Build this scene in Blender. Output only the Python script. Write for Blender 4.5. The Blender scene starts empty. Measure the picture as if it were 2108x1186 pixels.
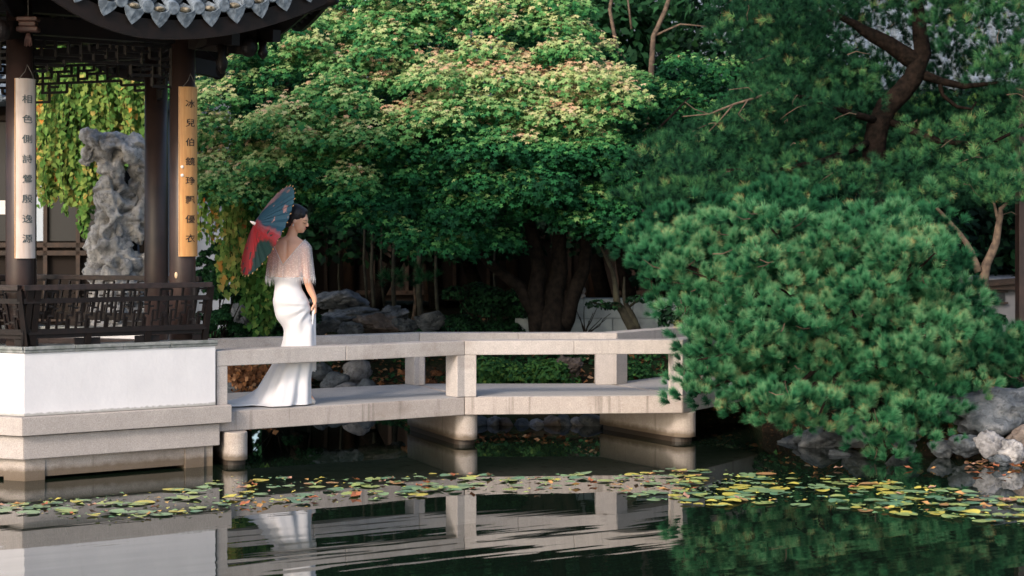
import bpy, bmesh, math, random
import numpy as np
from mathutils import Vector, Matrix, noise
random.seed(7)
rng = np.random.default_rng(11)
SC = bpy.context.scene
COL = SC.collection
PI = math.pi

# ------------------------------------------------------------------ camera, sky, sun, exposure
F = 3800.0; H = 1.8; CX = 1054.0; HY = 480.0
cd = bpy.data.cameras.new('camera'); cam = bpy.data.objects.new('camera', cd); COL.objects.link(cam)
cam.location = (0, 0, H); cam.rotation_euler = (PI/2, 0, 0)
cd.sensor_width = 36.0; cd.lens = F/2108*36.0; cd.shift_y = -113.0/2108
cd.clip_start = 0.1; cd.clip_end = 1000
cd.dof.use_dof = True; cd.dof.focus_distance = 14.6; cd.dof.aperture_fstop = 3.2
SC.camera = cam
SUN_AZ = math.radians(-150)      # compass direction of the sun, measured from +Y towards +X
SUN_EL = math.radians(30)
w = bpy.data.worlds.new('World'); SC.world = w; w.use_nodes = True
nt = w.node_tree; bg = nt.nodes['Background']
sky = nt.nodes.new('ShaderNodeTexSky'); sky.sky_type = 'NISHITA'; sky.sun_disc = False
sky.sun_elevation = SUN_EL; sky.sun_rotation = SUN_AZ; sky.air_density = 1.0; sky.dust_density = 2.5; sky.ozone_density = 0.8
nt.links.new(sky.outputs[0], bg.inputs[0]); bg.inputs[1].default_value = 0.15
sd = bpy.data.lights.new('sun', 'SUN'); sun = bpy.data.objects.new('sun', sd); COL.objects.link(sun)
sd.energy = 1.2; sd.angle = math.radians(11.0); sd.color = (1.0, 0.86, 0.76)
sdir = Vector((math.sin(SUN_AZ)*math.cos(SUN_EL), math.cos(SUN_AZ)*math.cos(SUN_EL), math.sin(SUN_EL)))
sun.rotation_euler = sdir.to_track_quat('Z', 'Y').to_euler()
SC.view_settings.view_transform = 'Standard'; SC.view_settings.look = 'None'
SC.view_settings.exposure = 1.0; SC.view_settings.gamma = 1.0; SC.view_settings.use_curve_mapping = False
SC.render.engine = 'CYCLES'
SC.cycles.max_bounces = 6; SC.cycles.transparent_max_bounces = 12

def P(px, py, Y): return Vector(((px-CX)*Y/F, Y, H-(py-HY)*Y/F))
def XZ(px, py, Y): return (px-CX)*Y/F, H-(py-HY)*Y/F

# ------------------------------------------------------------------ materials
def mat(name, color=(.5, .5, .5), rough=.6, spec=.4, noise_amt=.0, noise_scale=8, bump=0., bump_scale=40, color2=None, metallic=0):
    m = bpy.data.materials.new(name); m.use_nodes = True
    n = m.node_tree.nodes; l = m.node_tree.links; b = n['Principled BSDF']
    b.inputs['Roughness'].default_value = rough; b.inputs['Specular IOR Level'].default_value = spec
    b.inputs['Base Color'].default_value = (*color, 1); b.inputs['Metallic'].default_value = metallic
    geo = n.new('ShaderNodeNewGeometry')
    if noise_amt or color2:
        nz = n.new('ShaderNodeTexNoise'); nz.inputs['Scale'].default_value = noise_scale; nz.inputs['Detail'].default_value = 6
        l.new(geo.outputs['Position'], nz.inputs['Vector'])
        r = n.new('ShaderNodeValToRGB'); l.new(nz.outputs[0], r.inputs[0])
        c2 = color2 or tuple(c*(1-noise_amt) for c in color)
        r.color_ramp.elements[0].position = .35; r.color_ramp.elements[1].position = .65
        r.color_ramp.elements[0].color = (*c2, 1); r.color_ramp.elements[1].color = (*color, 1)
        l.new(r.outputs[0], b.inputs['Base Color'])
    if bump:
        nb = n.new('ShaderNodeTexNoise'); nb.inputs['Scale'].default_value = bump_scale; nb.inputs['Detail'].default_value = 5
        l.new(geo.outputs['Position'], nb.inputs['Vector'])
        bp = n.new('ShaderNodeBump'); bp.inputs['Strength'].default_value = 1; bp.inputs['Distance'].default_value = bump
        l.new(nb.outputs[0], bp.inputs['Height']); l.new(bp.outputs[0], b.inputs['Normal'])
    return m
def math_node(nt, op, a, b=None, c=None):
    n = nt.nodes.new('ShaderNodeMath'); n.operation = op
    for i, v in enumerate((a, b, c)):
        if v is None: continue
        if isinstance(v, (int, float)): n.inputs[i].default_value = v
        else: nt.links.new(v, n.inputs[i])
    return n.outputs[0]
def mixrgb(nt, fac, a, b, mode='MIX'):
    n = nt.nodes.new('ShaderNodeMix'); n.data_type = 'RGBA'; n.blend_type = mode
    for sock, v in ((n.inputs[0], fac), (n.inputs[6], a), (n.inputs[7], b)):
        if isinstance(v, (int, float)): sock.default_value = v
        elif isinstance(v, tuple): sock.default_value = (*v, 1)
        else: nt.links.new(v, sock)
    return n.outputs[2]
def noise_node(nt, vec, scale, detail=4, rough=.5, mapping=None):
    if mapping:
        mp = nt.nodes.new('ShaderNodeMapping'); mp.inputs['Scale'].default_value = mapping
        nt.links.new(vec, mp.inputs[0]); vec = mp.outputs[0]
    n = nt.nodes.new('ShaderNodeTexNoise'); n.inputs['Scale'].default_value = scale
    n.inputs['Detail'].default_value = detail; n.inputs['Roughness'].default_value = rough
    nt.links.new(vec, n.inputs['Vector']); return n.outputs[0]
def ramp(nt, fac, stops):
    r = nt.nodes.new('ShaderNodeValToRGB'); nt.links.new(fac, r.inputs[0]); e = r.color_ramp.elements
    e[0].position, e[0].color = stops[0][0], (*stops[0][1], 1)
    e[1].position, e[1].color = stops[-1][0], (*stops[-1][1], 1)
    for p, c in stops[1:-1]:
        k = e.new(p); k.color = (*c, 1)
    return r.outputs[0]
def granite(name, base, waterline=False, streaks=False):
    m = bpy.data.materials.new(name); m.use_nodes = True; t = m.node_tree; b = t.nodes['Principled BSDF']
    b.inputs['Roughness'].default_value = .75; b.inputs['Specular IOR Level'].default_value = .25
    g = t.nodes.new('ShaderNodeNewGeometry').outputs['Position']
    big = noise_node(t, g, 2.2, 5, .6); fine = noise_node(t, g, 130, 2, .7); mid = noise_node(t, g, 14, 5, .6)
    c = mixrgb(t, ramp(t, big, [(.35, (0, 0, 0)), (.7, (1, 1, 1))]), tuple(v*.86 for v in base), base)
    c = mixrgb(t, ramp(t, mid, [(.42, (.35, .35, .35)), (.62, (0, 0, 0))]), c, tuple(v*.72 for v in base))
    c = mixrgb(t, ramp(t, fine, [(.36, (.65, .65, .65)), (.5, (0, 0, 0))]), c, tuple(v*.6 for v in base))
    c = mixrgb(t, ramp(t, fine, [(.58, (0, 0, 0)), (.7, (.5, .5, .5))]), c, tuple(min(1, v*1.35) for v in base))
    sp = t.nodes.new('ShaderNodeSeparateXYZ'); t.links.new(g, sp.inputs[0])
    if streaks:
        s = noise_node(t, g, 9, 3, .7, (1, 1, .06))
        c = mixrgb(t, ramp(t, s, [(.56, (0, 0, 0)), (.72, (.8*streaks,)*3)]), c, (.085, .07, .055))
        s2 = noise_node(t, g, 1.4, 4, .7, (1, 1, 1.5))
        c = mixrgb(t, ramp(t, s2, [(.5, (0, 0, 0)), (.66, (.35, .35, .35))]), c, (.16, .115, .08))
    if waterline:
        zz = math_node(t, 'ADD', sp.outputs[2], math_node(t, 'MULTIPLY', mid, .05))
        rr = ramp(t, math_node(t, 'MULTIPLY', zz, 4), [(0.0, (.95, .95, .95)), (.36, (.85, .85, .85)), (.52, (0, 0, 0))])
        c = mixrgb(t, rr, c, (.10, .072, .045))
    t.links.new(c, b.inputs['Base Color'])
    bp = t.nodes.new('ShaderNodeBump'); bp.inputs['Distance'].default_value = .0025
    t.links.new(fine, bp.inputs['Height']); t.links.new(bp.outputs[0], b.inputs['Normal'])
    return m
G_RAIL = granite('granite_rail', (.50, .46, .435), streaks=.25)
G_SLAB = granite('granite_slab', (.47, .415, .38), streaks=.85)
G_LEDGE = granite('granite_ledge', (.45, .405, .375))
G_PIER = granite('granite_pier', (.44, .385, .34), waterline=True, streaks=.5)
G_DECK = granite('granite_deck', (.43, .42, .415))
def plaster():
    m = bpy.data.materials.new('white_plaster'); m.use_nodes = True; t = m.node_tree; b = t.nodes['Principled BSDF']; b.inputs['Roughness'].default_value = .85; b.inputs['Specular IOR Level'].default_value = .15
    g = t.nodes.new('ShaderNodeNewGeometry').outputs['Position']
    c = mixrgb(t, ramp(t, noise_node(t, g, 2.5, 6, .6), [(.35, (0, 0, 0)), (.7, (1, 1, 1))]), (.62, .61, .625), (.70, .69, .70))
    c = mixrgb(t, ramp(t, noise_node(t, g, 7, 4, .7, (1, 1, .10)), [(.58, (0, 0, 0)), (.78, (.35, .35, .35))]), c, (.50, .49, .47))
    sp = t.nodes.new('ShaderNodeSeparateXYZ'); t.links.new(g, sp.inputs[0])
    z = math_node(t, 'ADD', math_node(t, 'SUBTRACT', sp.outputs[2], .47), math_node(t, 'MULTIPLY', noise_node(t, g, 30, 3), -.03))
    c = mixrgb(t, ramp(t, math_node(t, 'MULTIPLY', z, 10), [(-.0, (.7, .7, .7)), (.12, (0, 0, 0))]), c, (.25, .25, .22))
    t.links.new(c, b.inputs['Base Color'])
    bp = t.nodes.new('ShaderNodeBump'); bp.inputs['Distance'].default_value = .002; t.links.new(noise_node(t, g, 25, 5), bp.inputs['Height']); t.links.new(bp.outputs[0], b.inputs['Normal']); return m
PLASTER = plaster()
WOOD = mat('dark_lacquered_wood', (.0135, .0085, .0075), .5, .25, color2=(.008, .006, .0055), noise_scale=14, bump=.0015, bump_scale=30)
COLWOOD = mat('brown_lacquered_column', (.045, .026, .022), .4, .4, color2=(.028, .018, .016), noise_scale=6, bump=.001, bump_scale=20)
EDGEWOOD = mat('worn_rail_wood', (.035, .021, .018), .45, .4, color2=(.016, .011, .010), noise_scale=22, bump=.002, bump_scale=50)
PANELWOOD = mat('weathered_timber', (.045, .026, .017), .6, .3, color2=(.022, .015, .011), noise_scale=9, bump=.002)
TILE = mat('grey_roof_tile', (.20, .24, .28), .7, .3, color2=(.08, .10, .12), noise_scale=26, bump=.004, bump_scale=60)
CAPTILE = mat('grey_cap_tile', (.27, .28, .275), .75, .3, color2=(.14, .155, .145), noise_scale=16, bump=.003)
MORTAR = mat('mossy_mortar', (.35, .30, .22), .9, .2, color2=(.06, .05, .03), noise_scale=40, bump=.006)
GLASS = mat('pale_window_glass', (.35, .42, .50), .15, .6)
BARK = mat('dark_bark', (.017, .0135, .011), .95, .05, color2=(.006, .0055, .005), noise_scale=18, bump=.012, bump_scale=30)
PINEBARK = mat('pine_bark', (.020, .014, .011), .95, .05, color2=(.007, .006, .005), noise_scale=16, bump=.02, bump_scale=26)
PALEBARK = mat('pale_bark', (.16, .115, .08), .85, .2, color2=(.07, .052, .04), noise_scale=18, bump=.006)
MOSSBARK = mat('mossy_bark', (.045, .045, .03), .9, .2, color2=(.02, .019, .015), noise_scale=10, bump=.01)
METAL = mat('iron_ring', (.2, .18, .16), .5, .5, metallic=.6)

def leaf_mat(name, stops, trans=.3, rough=.7):
    m = bpy.data.materials.new(name); m.use_nodes = True; t = m.node_tree; b = t.nodes['Principled BSDF']
    a = t.nodes.new('ShaderNodeAttribute'); a.attribute_name = 'tint'
    c = ramp(t, a.outputs['Fac'], stops)
    t.links.new(c, b.inputs['Base Color']); b.inputs['Roughness'].default_value = rough; b.inputs['Specular IOR Level'].default_value = .10
    if trans:
        tr = t.nodes.new('ShaderNodeBsdfTranslucent'); t.links.new(c, tr.inputs[0])
        mx = t.nodes.new('ShaderNodeMixShader'); mx.inputs[0].default_value = trans
        t.links.new(b.outputs[0], mx.inputs[1]); t.links.new(tr.outputs[0], mx.inputs[2])
        t.links.new(mx.outputs[0], t.nodes['Material Output'].inputs[0])
    return m
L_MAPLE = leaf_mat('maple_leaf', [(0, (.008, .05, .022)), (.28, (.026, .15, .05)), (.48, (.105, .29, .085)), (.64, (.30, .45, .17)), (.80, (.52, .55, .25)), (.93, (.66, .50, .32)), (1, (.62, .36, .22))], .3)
L_GREEN = leaf_mat('shrub_leaf', [(0, (.004, .015, .009)), (.5, (.028, .105, .038)), (.8, (.085, .21, .05)), (1, (.25, .33, .07))], .25)  # darkest stop carries painted shade for leaves under the canopy
L_WEEP = leaf_mat('weeping_leaf', [(0, (.035, .12, .025)), (.35, (.13, .27, .06)), (.6, (.29, .38, .09)), (.78, (.54, .44, .13)), (.92, (.70, .30, .06)), (1, (.62, .12, .05))], .35)
L_DRY = leaf_mat('dry_leaf', [(0, (.06, .028, .016)), (.5, (.17, .075, .035)), (.8, (.38, .17, .07)), (1, (.45, .32, .2))], .15)
L_PINE = leaf_mat('pine_needle', [(0, (.004, .024, .013)), (.3, (.012, .080, .036)), (.55, (.040, .195, .080)), (.78, (.150, .365, .170)), (.88, (.30, .46, .21)), (.93, (.45, .36, .15)), (1, (.5, .2, .07))], .15)
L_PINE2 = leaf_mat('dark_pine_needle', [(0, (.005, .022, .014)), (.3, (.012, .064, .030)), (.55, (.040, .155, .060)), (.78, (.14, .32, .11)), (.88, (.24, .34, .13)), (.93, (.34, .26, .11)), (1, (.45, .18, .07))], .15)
L_PAD = leaf_mat('lily_pad_leaf', [(0, (.10, .22, .11)), (.4, (.20, .34, .15)), (.62, (.34, .45, .14)), (.8, (.62, .55, .10)), (1, (.55, .30, .10))], 0, .38)

# ------------------------------------------------------------------ object helpers
def tag(o, label=None, cat=None, group=None, kind=None):
    if label: o['label'] = label
    if cat: o['category'] = cat
    if group: o['group'] = group
    if kind: o['kind'] = kind
    return o
def thing(name, label, cat, loc=(0, 0, 0), group=None):
    o = bpy.data.objects.new(name, None); COL.objects.link(o); o.location = loc; o.empty_display_size = .1
    return tag(o, label, cat, group)
def wloc(o):
    v = Vector(o.location); 
    if o.parent: v = Vector((0, 0, 0)) if o.type == 'MESH' else v + wloc(o.parent)
    return v
ROOT = {}
def setparent(o, parent):
    if parent is None: return
    o.parent = parent
    r = parent
    while r.parent: r = r.parent
    # world-space meshes: undo the root's translation; nested meshes carry identity
    if parent.parent is None:
        o.matrix_parent_inverse = Matrix.Translation(-Vector(parent.location)) if parent.type == 'EMPTY' else parent.matrix_basis.inverted()
    else:
        o.matrix_parent_inverse = (parent.matrix_basis).inverted()
class MB:
    def __init__(s): s.v = []; s.f = []; s.m = []; s.mi = 0
    def add(s, vs, fs):
        k = len(s.v); s.v += [tuple(v) for v in vs]; s.f += [tuple(i+k for i in f) for f in fs]; s.m += [s.mi]*len(fs)
    def prism(s, poly, z0, z1):
        n = len(poly)
        a = sum(poly[i][0]*poly[(i+1) % n][1]-poly[(i+1) % n][0]*poly[i][1] for i in range(n))
        if a < 0: poly = poly[::-1]
        s.add([(p[0], p[1], z0) for p in poly]+[(p[0], p[1], z1) for p in poly],
              [tuple(range(n))[::-1], tuple(range(n, 2*n))]+[(i, (i+1) % n, n+(i+1) % n, n+i) for i in range(n)])
    def box(s, x0, x1, y0, y1, z0, z1): s.prism([(x0, y0), (x1, y0), (x1, y1), (x0, y1)], z0, z1)
    def bar(s, a, b, w_, h_, up=(0, 0, 1)):
        a = Vector(a); b = Vector(b); d = (b-a).normalized(); u = Vector(up); sx = d.cross(u)
        if sx.length < 1e-4: sx = d.cross(Vector((1, 0, 0)))
        sx.normalize(); u = sx.cross(d).normalized()
        vs = [p+sx*i*w_/2+u*j*h_/2 for p in (a, b) for i, j in ((-1, -1), (1, -1), (1, 1), (-1, 1))]
        s.add(vs, [(0, 1, 2, 3)[::-1], (4, 5, 6, 7), (0, 1, 5, 4), (1, 2, 6, 5), (2, 3, 7, 6), (3, 0, 4, 7)][:6])
    def tube(s, pts, rad, n=8, cap=True):
        pts = [Vector(p) for p in pts]; m = len(pts)
        if not hasattr(rad, '__len__'): rad = [rad]*m
        vs = []; ref = None
        for i, p in enumerate(pts):
            d = (pts[min(i+1, m-1)]-pts[max(i-1, 0)])
            d = d.normalized() if d.length > 1e-9 else Vector((0, 0, 1))
            if ref is None: ref = d.orthogonal().normalized()
            ref = (ref-d*ref.dot(d)); ref = ref.normalized() if ref.length > 1e-6 else d.orthogonal().normalized()
            q = d.cross(ref)
            for k in range(n):
                a = 2*PI*k/n; vs.append(p+(ref*math.cos(a)+q*math.sin(a))*rad[i])
        fs = [(i*n+k, i*n+(k+1) % n, (i+1)*n+(k+1) % n, (i+1)*n+k) for i in range(m-1) for k in range(n)]
        if cap: fs += [tuple(range(n))[::-1], tuple((m-1)*n+k for k in range(n))]
        s.add(vs, fs)
    def ell(s, c, r, n=16, m=10, rot=None):
        vs = []; 
        for j in range(m+1):
            th = PI*j/m
            for k in range(n):
                ph = 2*PI*k/n; v = Vector((r[0]*math.sin(th)*math.cos(ph), r[1]*math.sin(th)*math.sin(ph), r[2]*math.cos(th)))
                if rot: v = rot @ v
                vs.append(Vector(c)+v)
        s.add(vs, [(j*n+k, (j+1)*n+k, (j+1)*n+(k+1) % n, j*n+(k+1) % n) for j in range(m) for k in range(n)])
    def build(s, name, m, parent=None, smooth=False, bevel=0, mats=None):
        me = bpy.data.meshes.new(name); me.from_pydata(s.v, [], s.f); 
        for q in (mats or [m]): me.materials.append(q)
        if mats: me.polygons.foreach_set('material_index', s.m)
        if smooth: me.polygons.foreach_set('use_smooth', [True]*len(me.polygons))
        me.update()
        o = bpy.data.objects.new(name, me); COL.objects.link(o); setparent(o, parent)
        if bevel:
            b = o.modifiers.new('bevel', 'BEVEL'); b.width = bevel; b.segments = 2; b.limit_method = 'ANGLE'
        return o
UNIT = {}
def unit_bar(name, a, b, w_, h_, m, parent, up=(0, 0, 1)):
    """one straight bar as an object of its own; all bars of one material share a unit cube"""
    if m.name not in UNIT:
        q = MB(); q.box(-.5, .5, -.5, .5, -.5, .5); me = bpy.data.meshes.new('bar'); me.from_pydata(q.v, [], q.f); me.materials.append(m); UNIT[m.name] = me
    o = bpy.data.objects.new(name, UNIT[m.name]); COL.objects.link(o)
    a = Vector(a); b = Vector(b); d = (b-a); L = d.length; d.normalize(); u = Vector(up); sx = d.cross(u)
    if sx.length < 1e-3: sx = d.cross(Vector((1, 0, 0)))
    sx.normalize(); u = sx.cross(d)
    M = Matrix.Identity(4)
    for i, (vec, sc) in enumerate(((sx, w_), (d, L), (u, h_))):
        for k in range(3): M[k][i] = vec[k]*sc
    for k in range(3): M[k][3] = ((a+b)/2)[k]
    setparent(o, parent); o.matrix_basis = M
    return o
def np_mesh(name, V, T, m, parent=None, tint=None, smooth=False):
    V = np.ascontiguousarray(V, dtype=np.float32); T = np.ascontiguousarray(T, dtype=np.int32)
    me = bpy.data.meshes.new(name); me.vertices.add(len(V)); me.vertices.foreach_set('co', V.ravel())
    k = T.shape[1]; me.loops.add(T.size); me.loops.foreach_set('vertex_index', T.ravel())
    me.polygons.add(len(T)); me.polygons.foreach_set('loop_start', np.arange(0, T.size, k, dtype=np.int32))
    try: me.polygons.foreach_set('loop_total', np.full(len(T), k, dtype=np.int32))
    except Exception: pass
    if tint is not None:
        a = me.attributes.new('tint', 'FLOAT', 'POINT'); a.data.foreach_set('value', np.ascontiguousarray(tint, dtype=np.float32))
    me.materials.append(m); me.update(calc_edges=True); me.validate()
    if smooth: me.polygons.foreach_set('use_smooth', [True]*len(me.polygons))
    o = bpy.data.objects.new(name, me); COL.objects.link(o); setparent(o, parent); return o

# ------------------------------------------------------------------ foliage generators
def frames(nrm, spin):
    n = nrm/np.maximum(1e-6, np.linalg.norm(nrm, axis=1, keepdims=True))
    ref = np.where(np.abs(n[:, 2:3]) < .9, np.array([[0, 0, 1.]]), np.array([[1., 0, 0]]))
    a = np.cross(ref, n); a /= np.maximum(1e-6, np.linalg.norm(a, axis=1, keepdims=True)); b = np.cross(n, a)
    c, s = np.cos(spin)[:, None], np.sin(spin)[:, None]
    return a*c+b*s, -a*s+b*c, n
def scatter(tv, tt, pos, nrm, size, tint, spin=None, tipv=None):
    """copies of a small template (verts tv, tris tt) at pos; returns V,T,tint"""
    N = len(pos); spin = rng.uniform(0, 2*PI, N) if spin is None else spin
    x, y, z = frames(nrm, spin); k = len(tv)
    V = pos[:, None]+size[:, None, None]*(tv[None, :, 0:1]*x[:, None]+tv[None, :, 1:2]*y[:, None]+tv[None, :, 2:3]*z[:, None])
    T = tt[None]+(np.arange(N)*k)[:, None, None]
    ti = np.repeat(tint[:, None], k, 1)
    if tipv is not None: ti = ti+tipv[None]
    return V.reshape(-1, 3), T.reshape(-1, 3), np.clip(ti, 0, 1).ravel()
def t_maple():
    v = [(0, 0, 0)]; t = []
    for i, (a, L) in enumerate(((-118, .62), (-58, .92), (0, 1.1), (58, .92), (118, .62))):
        r = math.radians(a)
        for da, rr, zz in ((-30, .50, .02), (0, L, -.12), (30, .50, .02)):
            q = r+math.radians(da); v.append((math.sin(q)*rr*.6, math.cos(q)*rr*.6, zz))
        k = 1+3*i; t += [(0, k, k+1), (0, k+1, k+2)]
    return np.array(v, float), np.array(t)
def t_oval(wd=.32, fold=.08):
    v = [(0, -.5, 0), (wd, -.1, fold), (.0, .55, -.06), (-wd, -.1, fold), (0, 0, 0)]
    return np.array(v, float), np.array([(0, 1, 4), (1, 2, 4), (2, 3, 4), (3, 0, 4)])
def t_heart():
    v = [(0, -.42, 0), (.33, -.5, .05), (.42, -.1, .08), (0, .6, -.08), (-.42, -.1, .08), (-.33, -.5, .05)]
    return np.array(v, float), np.array([(0, 1, 2), (0, 2, 3), (0, 3, 4), (0, 4, 5)])
def t_tuft(n, seed, spread=1.0, wd=.030):
    r = np.random.default_rng(seed); v = []; t = []; tip = []
    for i in range(n):
        s = i/n*.42; th = (0.10+1.15*r.random()**.75)*spread; ph = r.uniform(0, 2*PI)
        d = np.array([math.sin(th)*math.cos(ph), math.sin(th)*math.sin(ph), math.cos(th)])
        o = np.cross(d, r.normal(size=3)); o /= np.linalg.norm(o)
        L = r.uniform(.62, .80)*(1-.12*th); b = np.array([0, 0, s])
        k = len(v); v += [b-o*wd/2, b+o*wd/2, b+d*L*.98+np.array([0, 0, .05])]; t.append((k, k+1, k+2)); tip += [-.30, -.30, .22]  # dark needle bases, light tips: the tuft's inner shade painted into tint
    return np.array(v), np.array(t), np.array(tip)
def in_poly(pts, poly):
    x, y = pts[:, 0], pts[:, 1]; r = np.zeros(len(pts), bool); n = len(poly)
    for i in range(n):
        x1, y1 = poly[i]; x2, y2 = poly[(i+1) % n]
        if y1 == y2: continue
        c = ((y1 > y) != (y2 > y)) & (x < (x2-x1)*(y-y1)/(y2-y1)+x1); r ^= c
    return r
def sample_poly(poly, n, mind=0, holes=()):
    a = np.array(poly, float); lo, hi = a.min(0), a.max(0); out = []
    tries = 0
    while len(out) < n and tries < 400:
        tries += 1
        q = lo+(hi-lo)*rng.random((n*2, 2)); q = q[in_poly(q, poly)]
        for p in q:
            if any(((p[0]-h[0])/h[2])**2+((p[1]-h[1])/h[3])**2 < 1 for h in holes): continue
            if mind and out and min((p[0]-o[0])**2+(p[1]-o[1])**2 for o in out) < mind*mind: continue
            out.append(p)
            if len(out) >= n: break
    return np.array(out)
def merge(parts):
    V = []; T = []; C = []; k = 0
    for v, t, c in parts: V.append(v); T.append(t+k); C.append(c); k += len(v)
    return np.concatenate(V), np.concatenate(T), np.concatenate(C)
def dome(c, rx, ry, rz, n, low=-.25):
    """points and outward normals on the upper part of an ellipsoid, slightly thick"""
    z = rng.uniform(low, 1, n); ph = rng.uniform(0, 2*PI, n); s = np.sqrt(np.maximum(0, 1-z*z))
    u = np.stack([s*np.cos(ph), s*np.sin(ph), z], 1); r = 1-rng.random(n)[:, None]**2*.35
    return np.array(c)+u*r*np.array([rx, ry, rz]), u/np.array([rx, ry, rz])*min(rx, rz)
def branch_path(a, b, n=6, wob=.06, sag=0):
    a = Vector(a); b = Vector(b); L = (b-a).length; out = []
    for i in range(n+1):
        t = i/n; p = a.lerp(b, t); e = math.sin(PI*t)
        out.append(p+Vector((random.uniform(-1, 1), random.uniform(-1, 1), random.uniform(-1, 1)))*wob*L*e*.5+Vector((0, 0, -sag*e*L)))
    return out
def leafy(name, label, cat, centre_list, nleaf, size, m, tint, parent=None, group=None, tmpl=None, base=None, up=.6, kind=None):
    tv, tt = tmpl or t_oval(); parts = []
    for (c, rx, ry, rz) in centre_list:
        p, n = dome(c, rx, ry, rz, nleaf, -.5); n = n/np.linalg.norm(n, axis=1, keepdims=True)+np.array([0, 0, up])+rng.normal(0, .5, (nleaf, 3))
        parts.append(scatter(tv, tt, p, n, size*rng.uniform(.7, 1.25, nleaf), rng.normal(tint, .13, nleaf)))
    V, T, C = merge(parts)
    return np_mesh(name, V, T, m, parent, C)

# ------------------------------------------------------------------ terrain and water
SHORE = [(-300, 16), (-30, 19), (-12, 20.2), (-4.5, 20.6), (-1.6, 20.4), (-.75, 19.2), (-.45, 17.55), (1.15, 17.45), (2.1, 17.5), (2.45, 15.95), (2.9, 15.15), (3.6, 14.75), (4.4, 14.35), (6, 13.8), (12, 12), (60, 5), (300, 5)]
def shore(x):
    for (a, ya), (b, yb) in zip(SHORE, SHORE[1:]):
        if a <= x <= b: return ya+(yb-ya)*(x-a)/(b-a)
    return 16
def ground_z(x, y):
    d = y-shore(x)
    d2 = 3.2-y-.02*abs(x)*0
    if y < 3.2: h = min(.25, -.6+.5*(3.2-y))
    elif d < 0: h = max(-.7, -.12+d*.8)
    else:
        h = .06+.62*(1-math.exp(-d*.62)) if x > -1.2 else .04+.62*(1-math.exp(-d*.45))
        if d > 8: h += .02*(d-8)*min(1, 1)
    return min(h, 4)+(.05*noise.noise(Vector((x*.9, y*.9, 0))) if d > .2 else 0)
xs = np.concatenate([np.linspace(-300, -14, 14), np.linspace(-12, 12, 110), np.linspace(14, 300, 14)])
ys = np.concatenate([np.linspace(-200, 1, 10), np.linspace(2, 12, 14), np.linspace(12.4, 30, 90), np.linspace(33, 400, 20)])
V = [(x, y, ground_z(x, y)) for y in ys for x in xs]; nx = len(xs)
Tq = [(j*nx+i, j*nx+i+1, (j+1)*nx+i+1, (j+1)*nx+i) for j in range(len(ys)-1) for i in range(nx-1)]
m = bpy.data.materials.new('garden_soil'); m.use_nodes = True; t = m.node_tree; b = t.nodes['Principled BSDF']; b.inputs['Roughness'].default_value = .95; b.inputs['Specular IOR Level'].default_value = .1
g = t.nodes.new('ShaderNodeNewGeometry').outputs['Position']
c = ramp(t, noise_node(t, g, 1.3, 5), [(.4, (.018, .014, .010)), (.5, (.014, .024, .010)), (.62, (.028, .024, .015))])
c = mixrgb(t, ramp(t, noise_node(t, g, 26, 2), [(.60, (0, 0, 0)), (.68, (.8, .8, .8))]), c, (.10, .05, .025))
t.links.new(c, b.inputs['Base Color'])
bp = t.nodes.new('ShaderNodeBump'); bp.inputs['Distance'].default_value = .04; t.links.new(noise_node(t, g, 14, 4), bp.inputs['Height']); t.links.new(bp.outputs[0], b.inputs['Normal'])
SOIL = m
tag(np_mesh('ground', np.array(V), np.array(Tq), SOIL, smooth=True), 'dark soil of the planted banks round the pond', kind='structure')

WATER = bpy.data.materials.new('pond_water'); WATER.use_nodes = True; t = WATER.node_tree
for nd in list(t.nodes):
    if nd.type == 'BSDF_PRINCIPLED': t.nodes.remove(nd)
g = t.nodes.new('ShaderNodeNewGeometry').outputs['Position']
mp = t.nodes.new('ShaderNodeMapping'); mp.inputs['Rotation'].default_value = (0, 0, math.radians(-33)); t.links.new(g, mp.inputs[0])
n1 = noise_node(t, mp.outputs[0], 1.0, 2, .45, (.75, 4.6, 1)); n2 = noise_node(t, mp.outputs[0], 1.0, 2, .5, (3.2, 13, 1))
sp = t.nodes.new('ShaderNodeSeparateXYZ'); t.links.new(g, sp.inputs[0])
calm = t.nodes.new('ShaderNodeMapRange'); t.links.new(sp.outputs[1], calm.inputs[0])
for i, v in enumerate((10.6, 13.2, 1.0, .03)): calm.inputs[i+1].default_value = v
hh = math_node(t, 'MULTIPLY', math_node(t, 'ADD', math_node(t, 'MULTIPLY', n1, 1.0), math_node(t, 'MULTIPLY', n2, .07)), calm.outputs[0])
bp = t.nodes.new('ShaderNodeBump'); bp.inputs['Distance'].default_value = .0022; t.links.new(hh, bp.inputs['Height'])
dif = t.nodes.new('ShaderNodeBsdfDiffuse'); dif.inputs[0].default_value = (.006, .012, .007, 1)
glo = t.nodes.new('ShaderNodeBsdfGlossy'); glo.inputs['Roughness'].default_value = .012; glo.inputs[0].default_value = (.93, .95, .97, 1)
fr = t.nodes.new('ShaderNodeFresnel'); fr.inputs[0].default_value = 2.1
for q in (dif, glo, fr): t.links.new(bp.outputs[0], q.inputs['Normal'])
mx = t.nodes.new('ShaderNodeMixShader'); t.links.new(fr.outputs[0], mx.inputs[0]); t.links.new(dif.outputs[0], mx.inputs[1]); t.links.new(glo.outputs[0], mx.inputs[2])
t.links.new(mx.outputs[0], t.nodes['Material Output'].inputs[0])
wm = MB(); wm.add([(-300, 2.6, 0), (300, 2.6, 0), (300, 24, 0), (-300, 24, 0)], [(0, 1, 2, 3)])
tag(wm.build('water', WATER), 'dark still pond reflecting bridge and trees', kind='structure')

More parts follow.
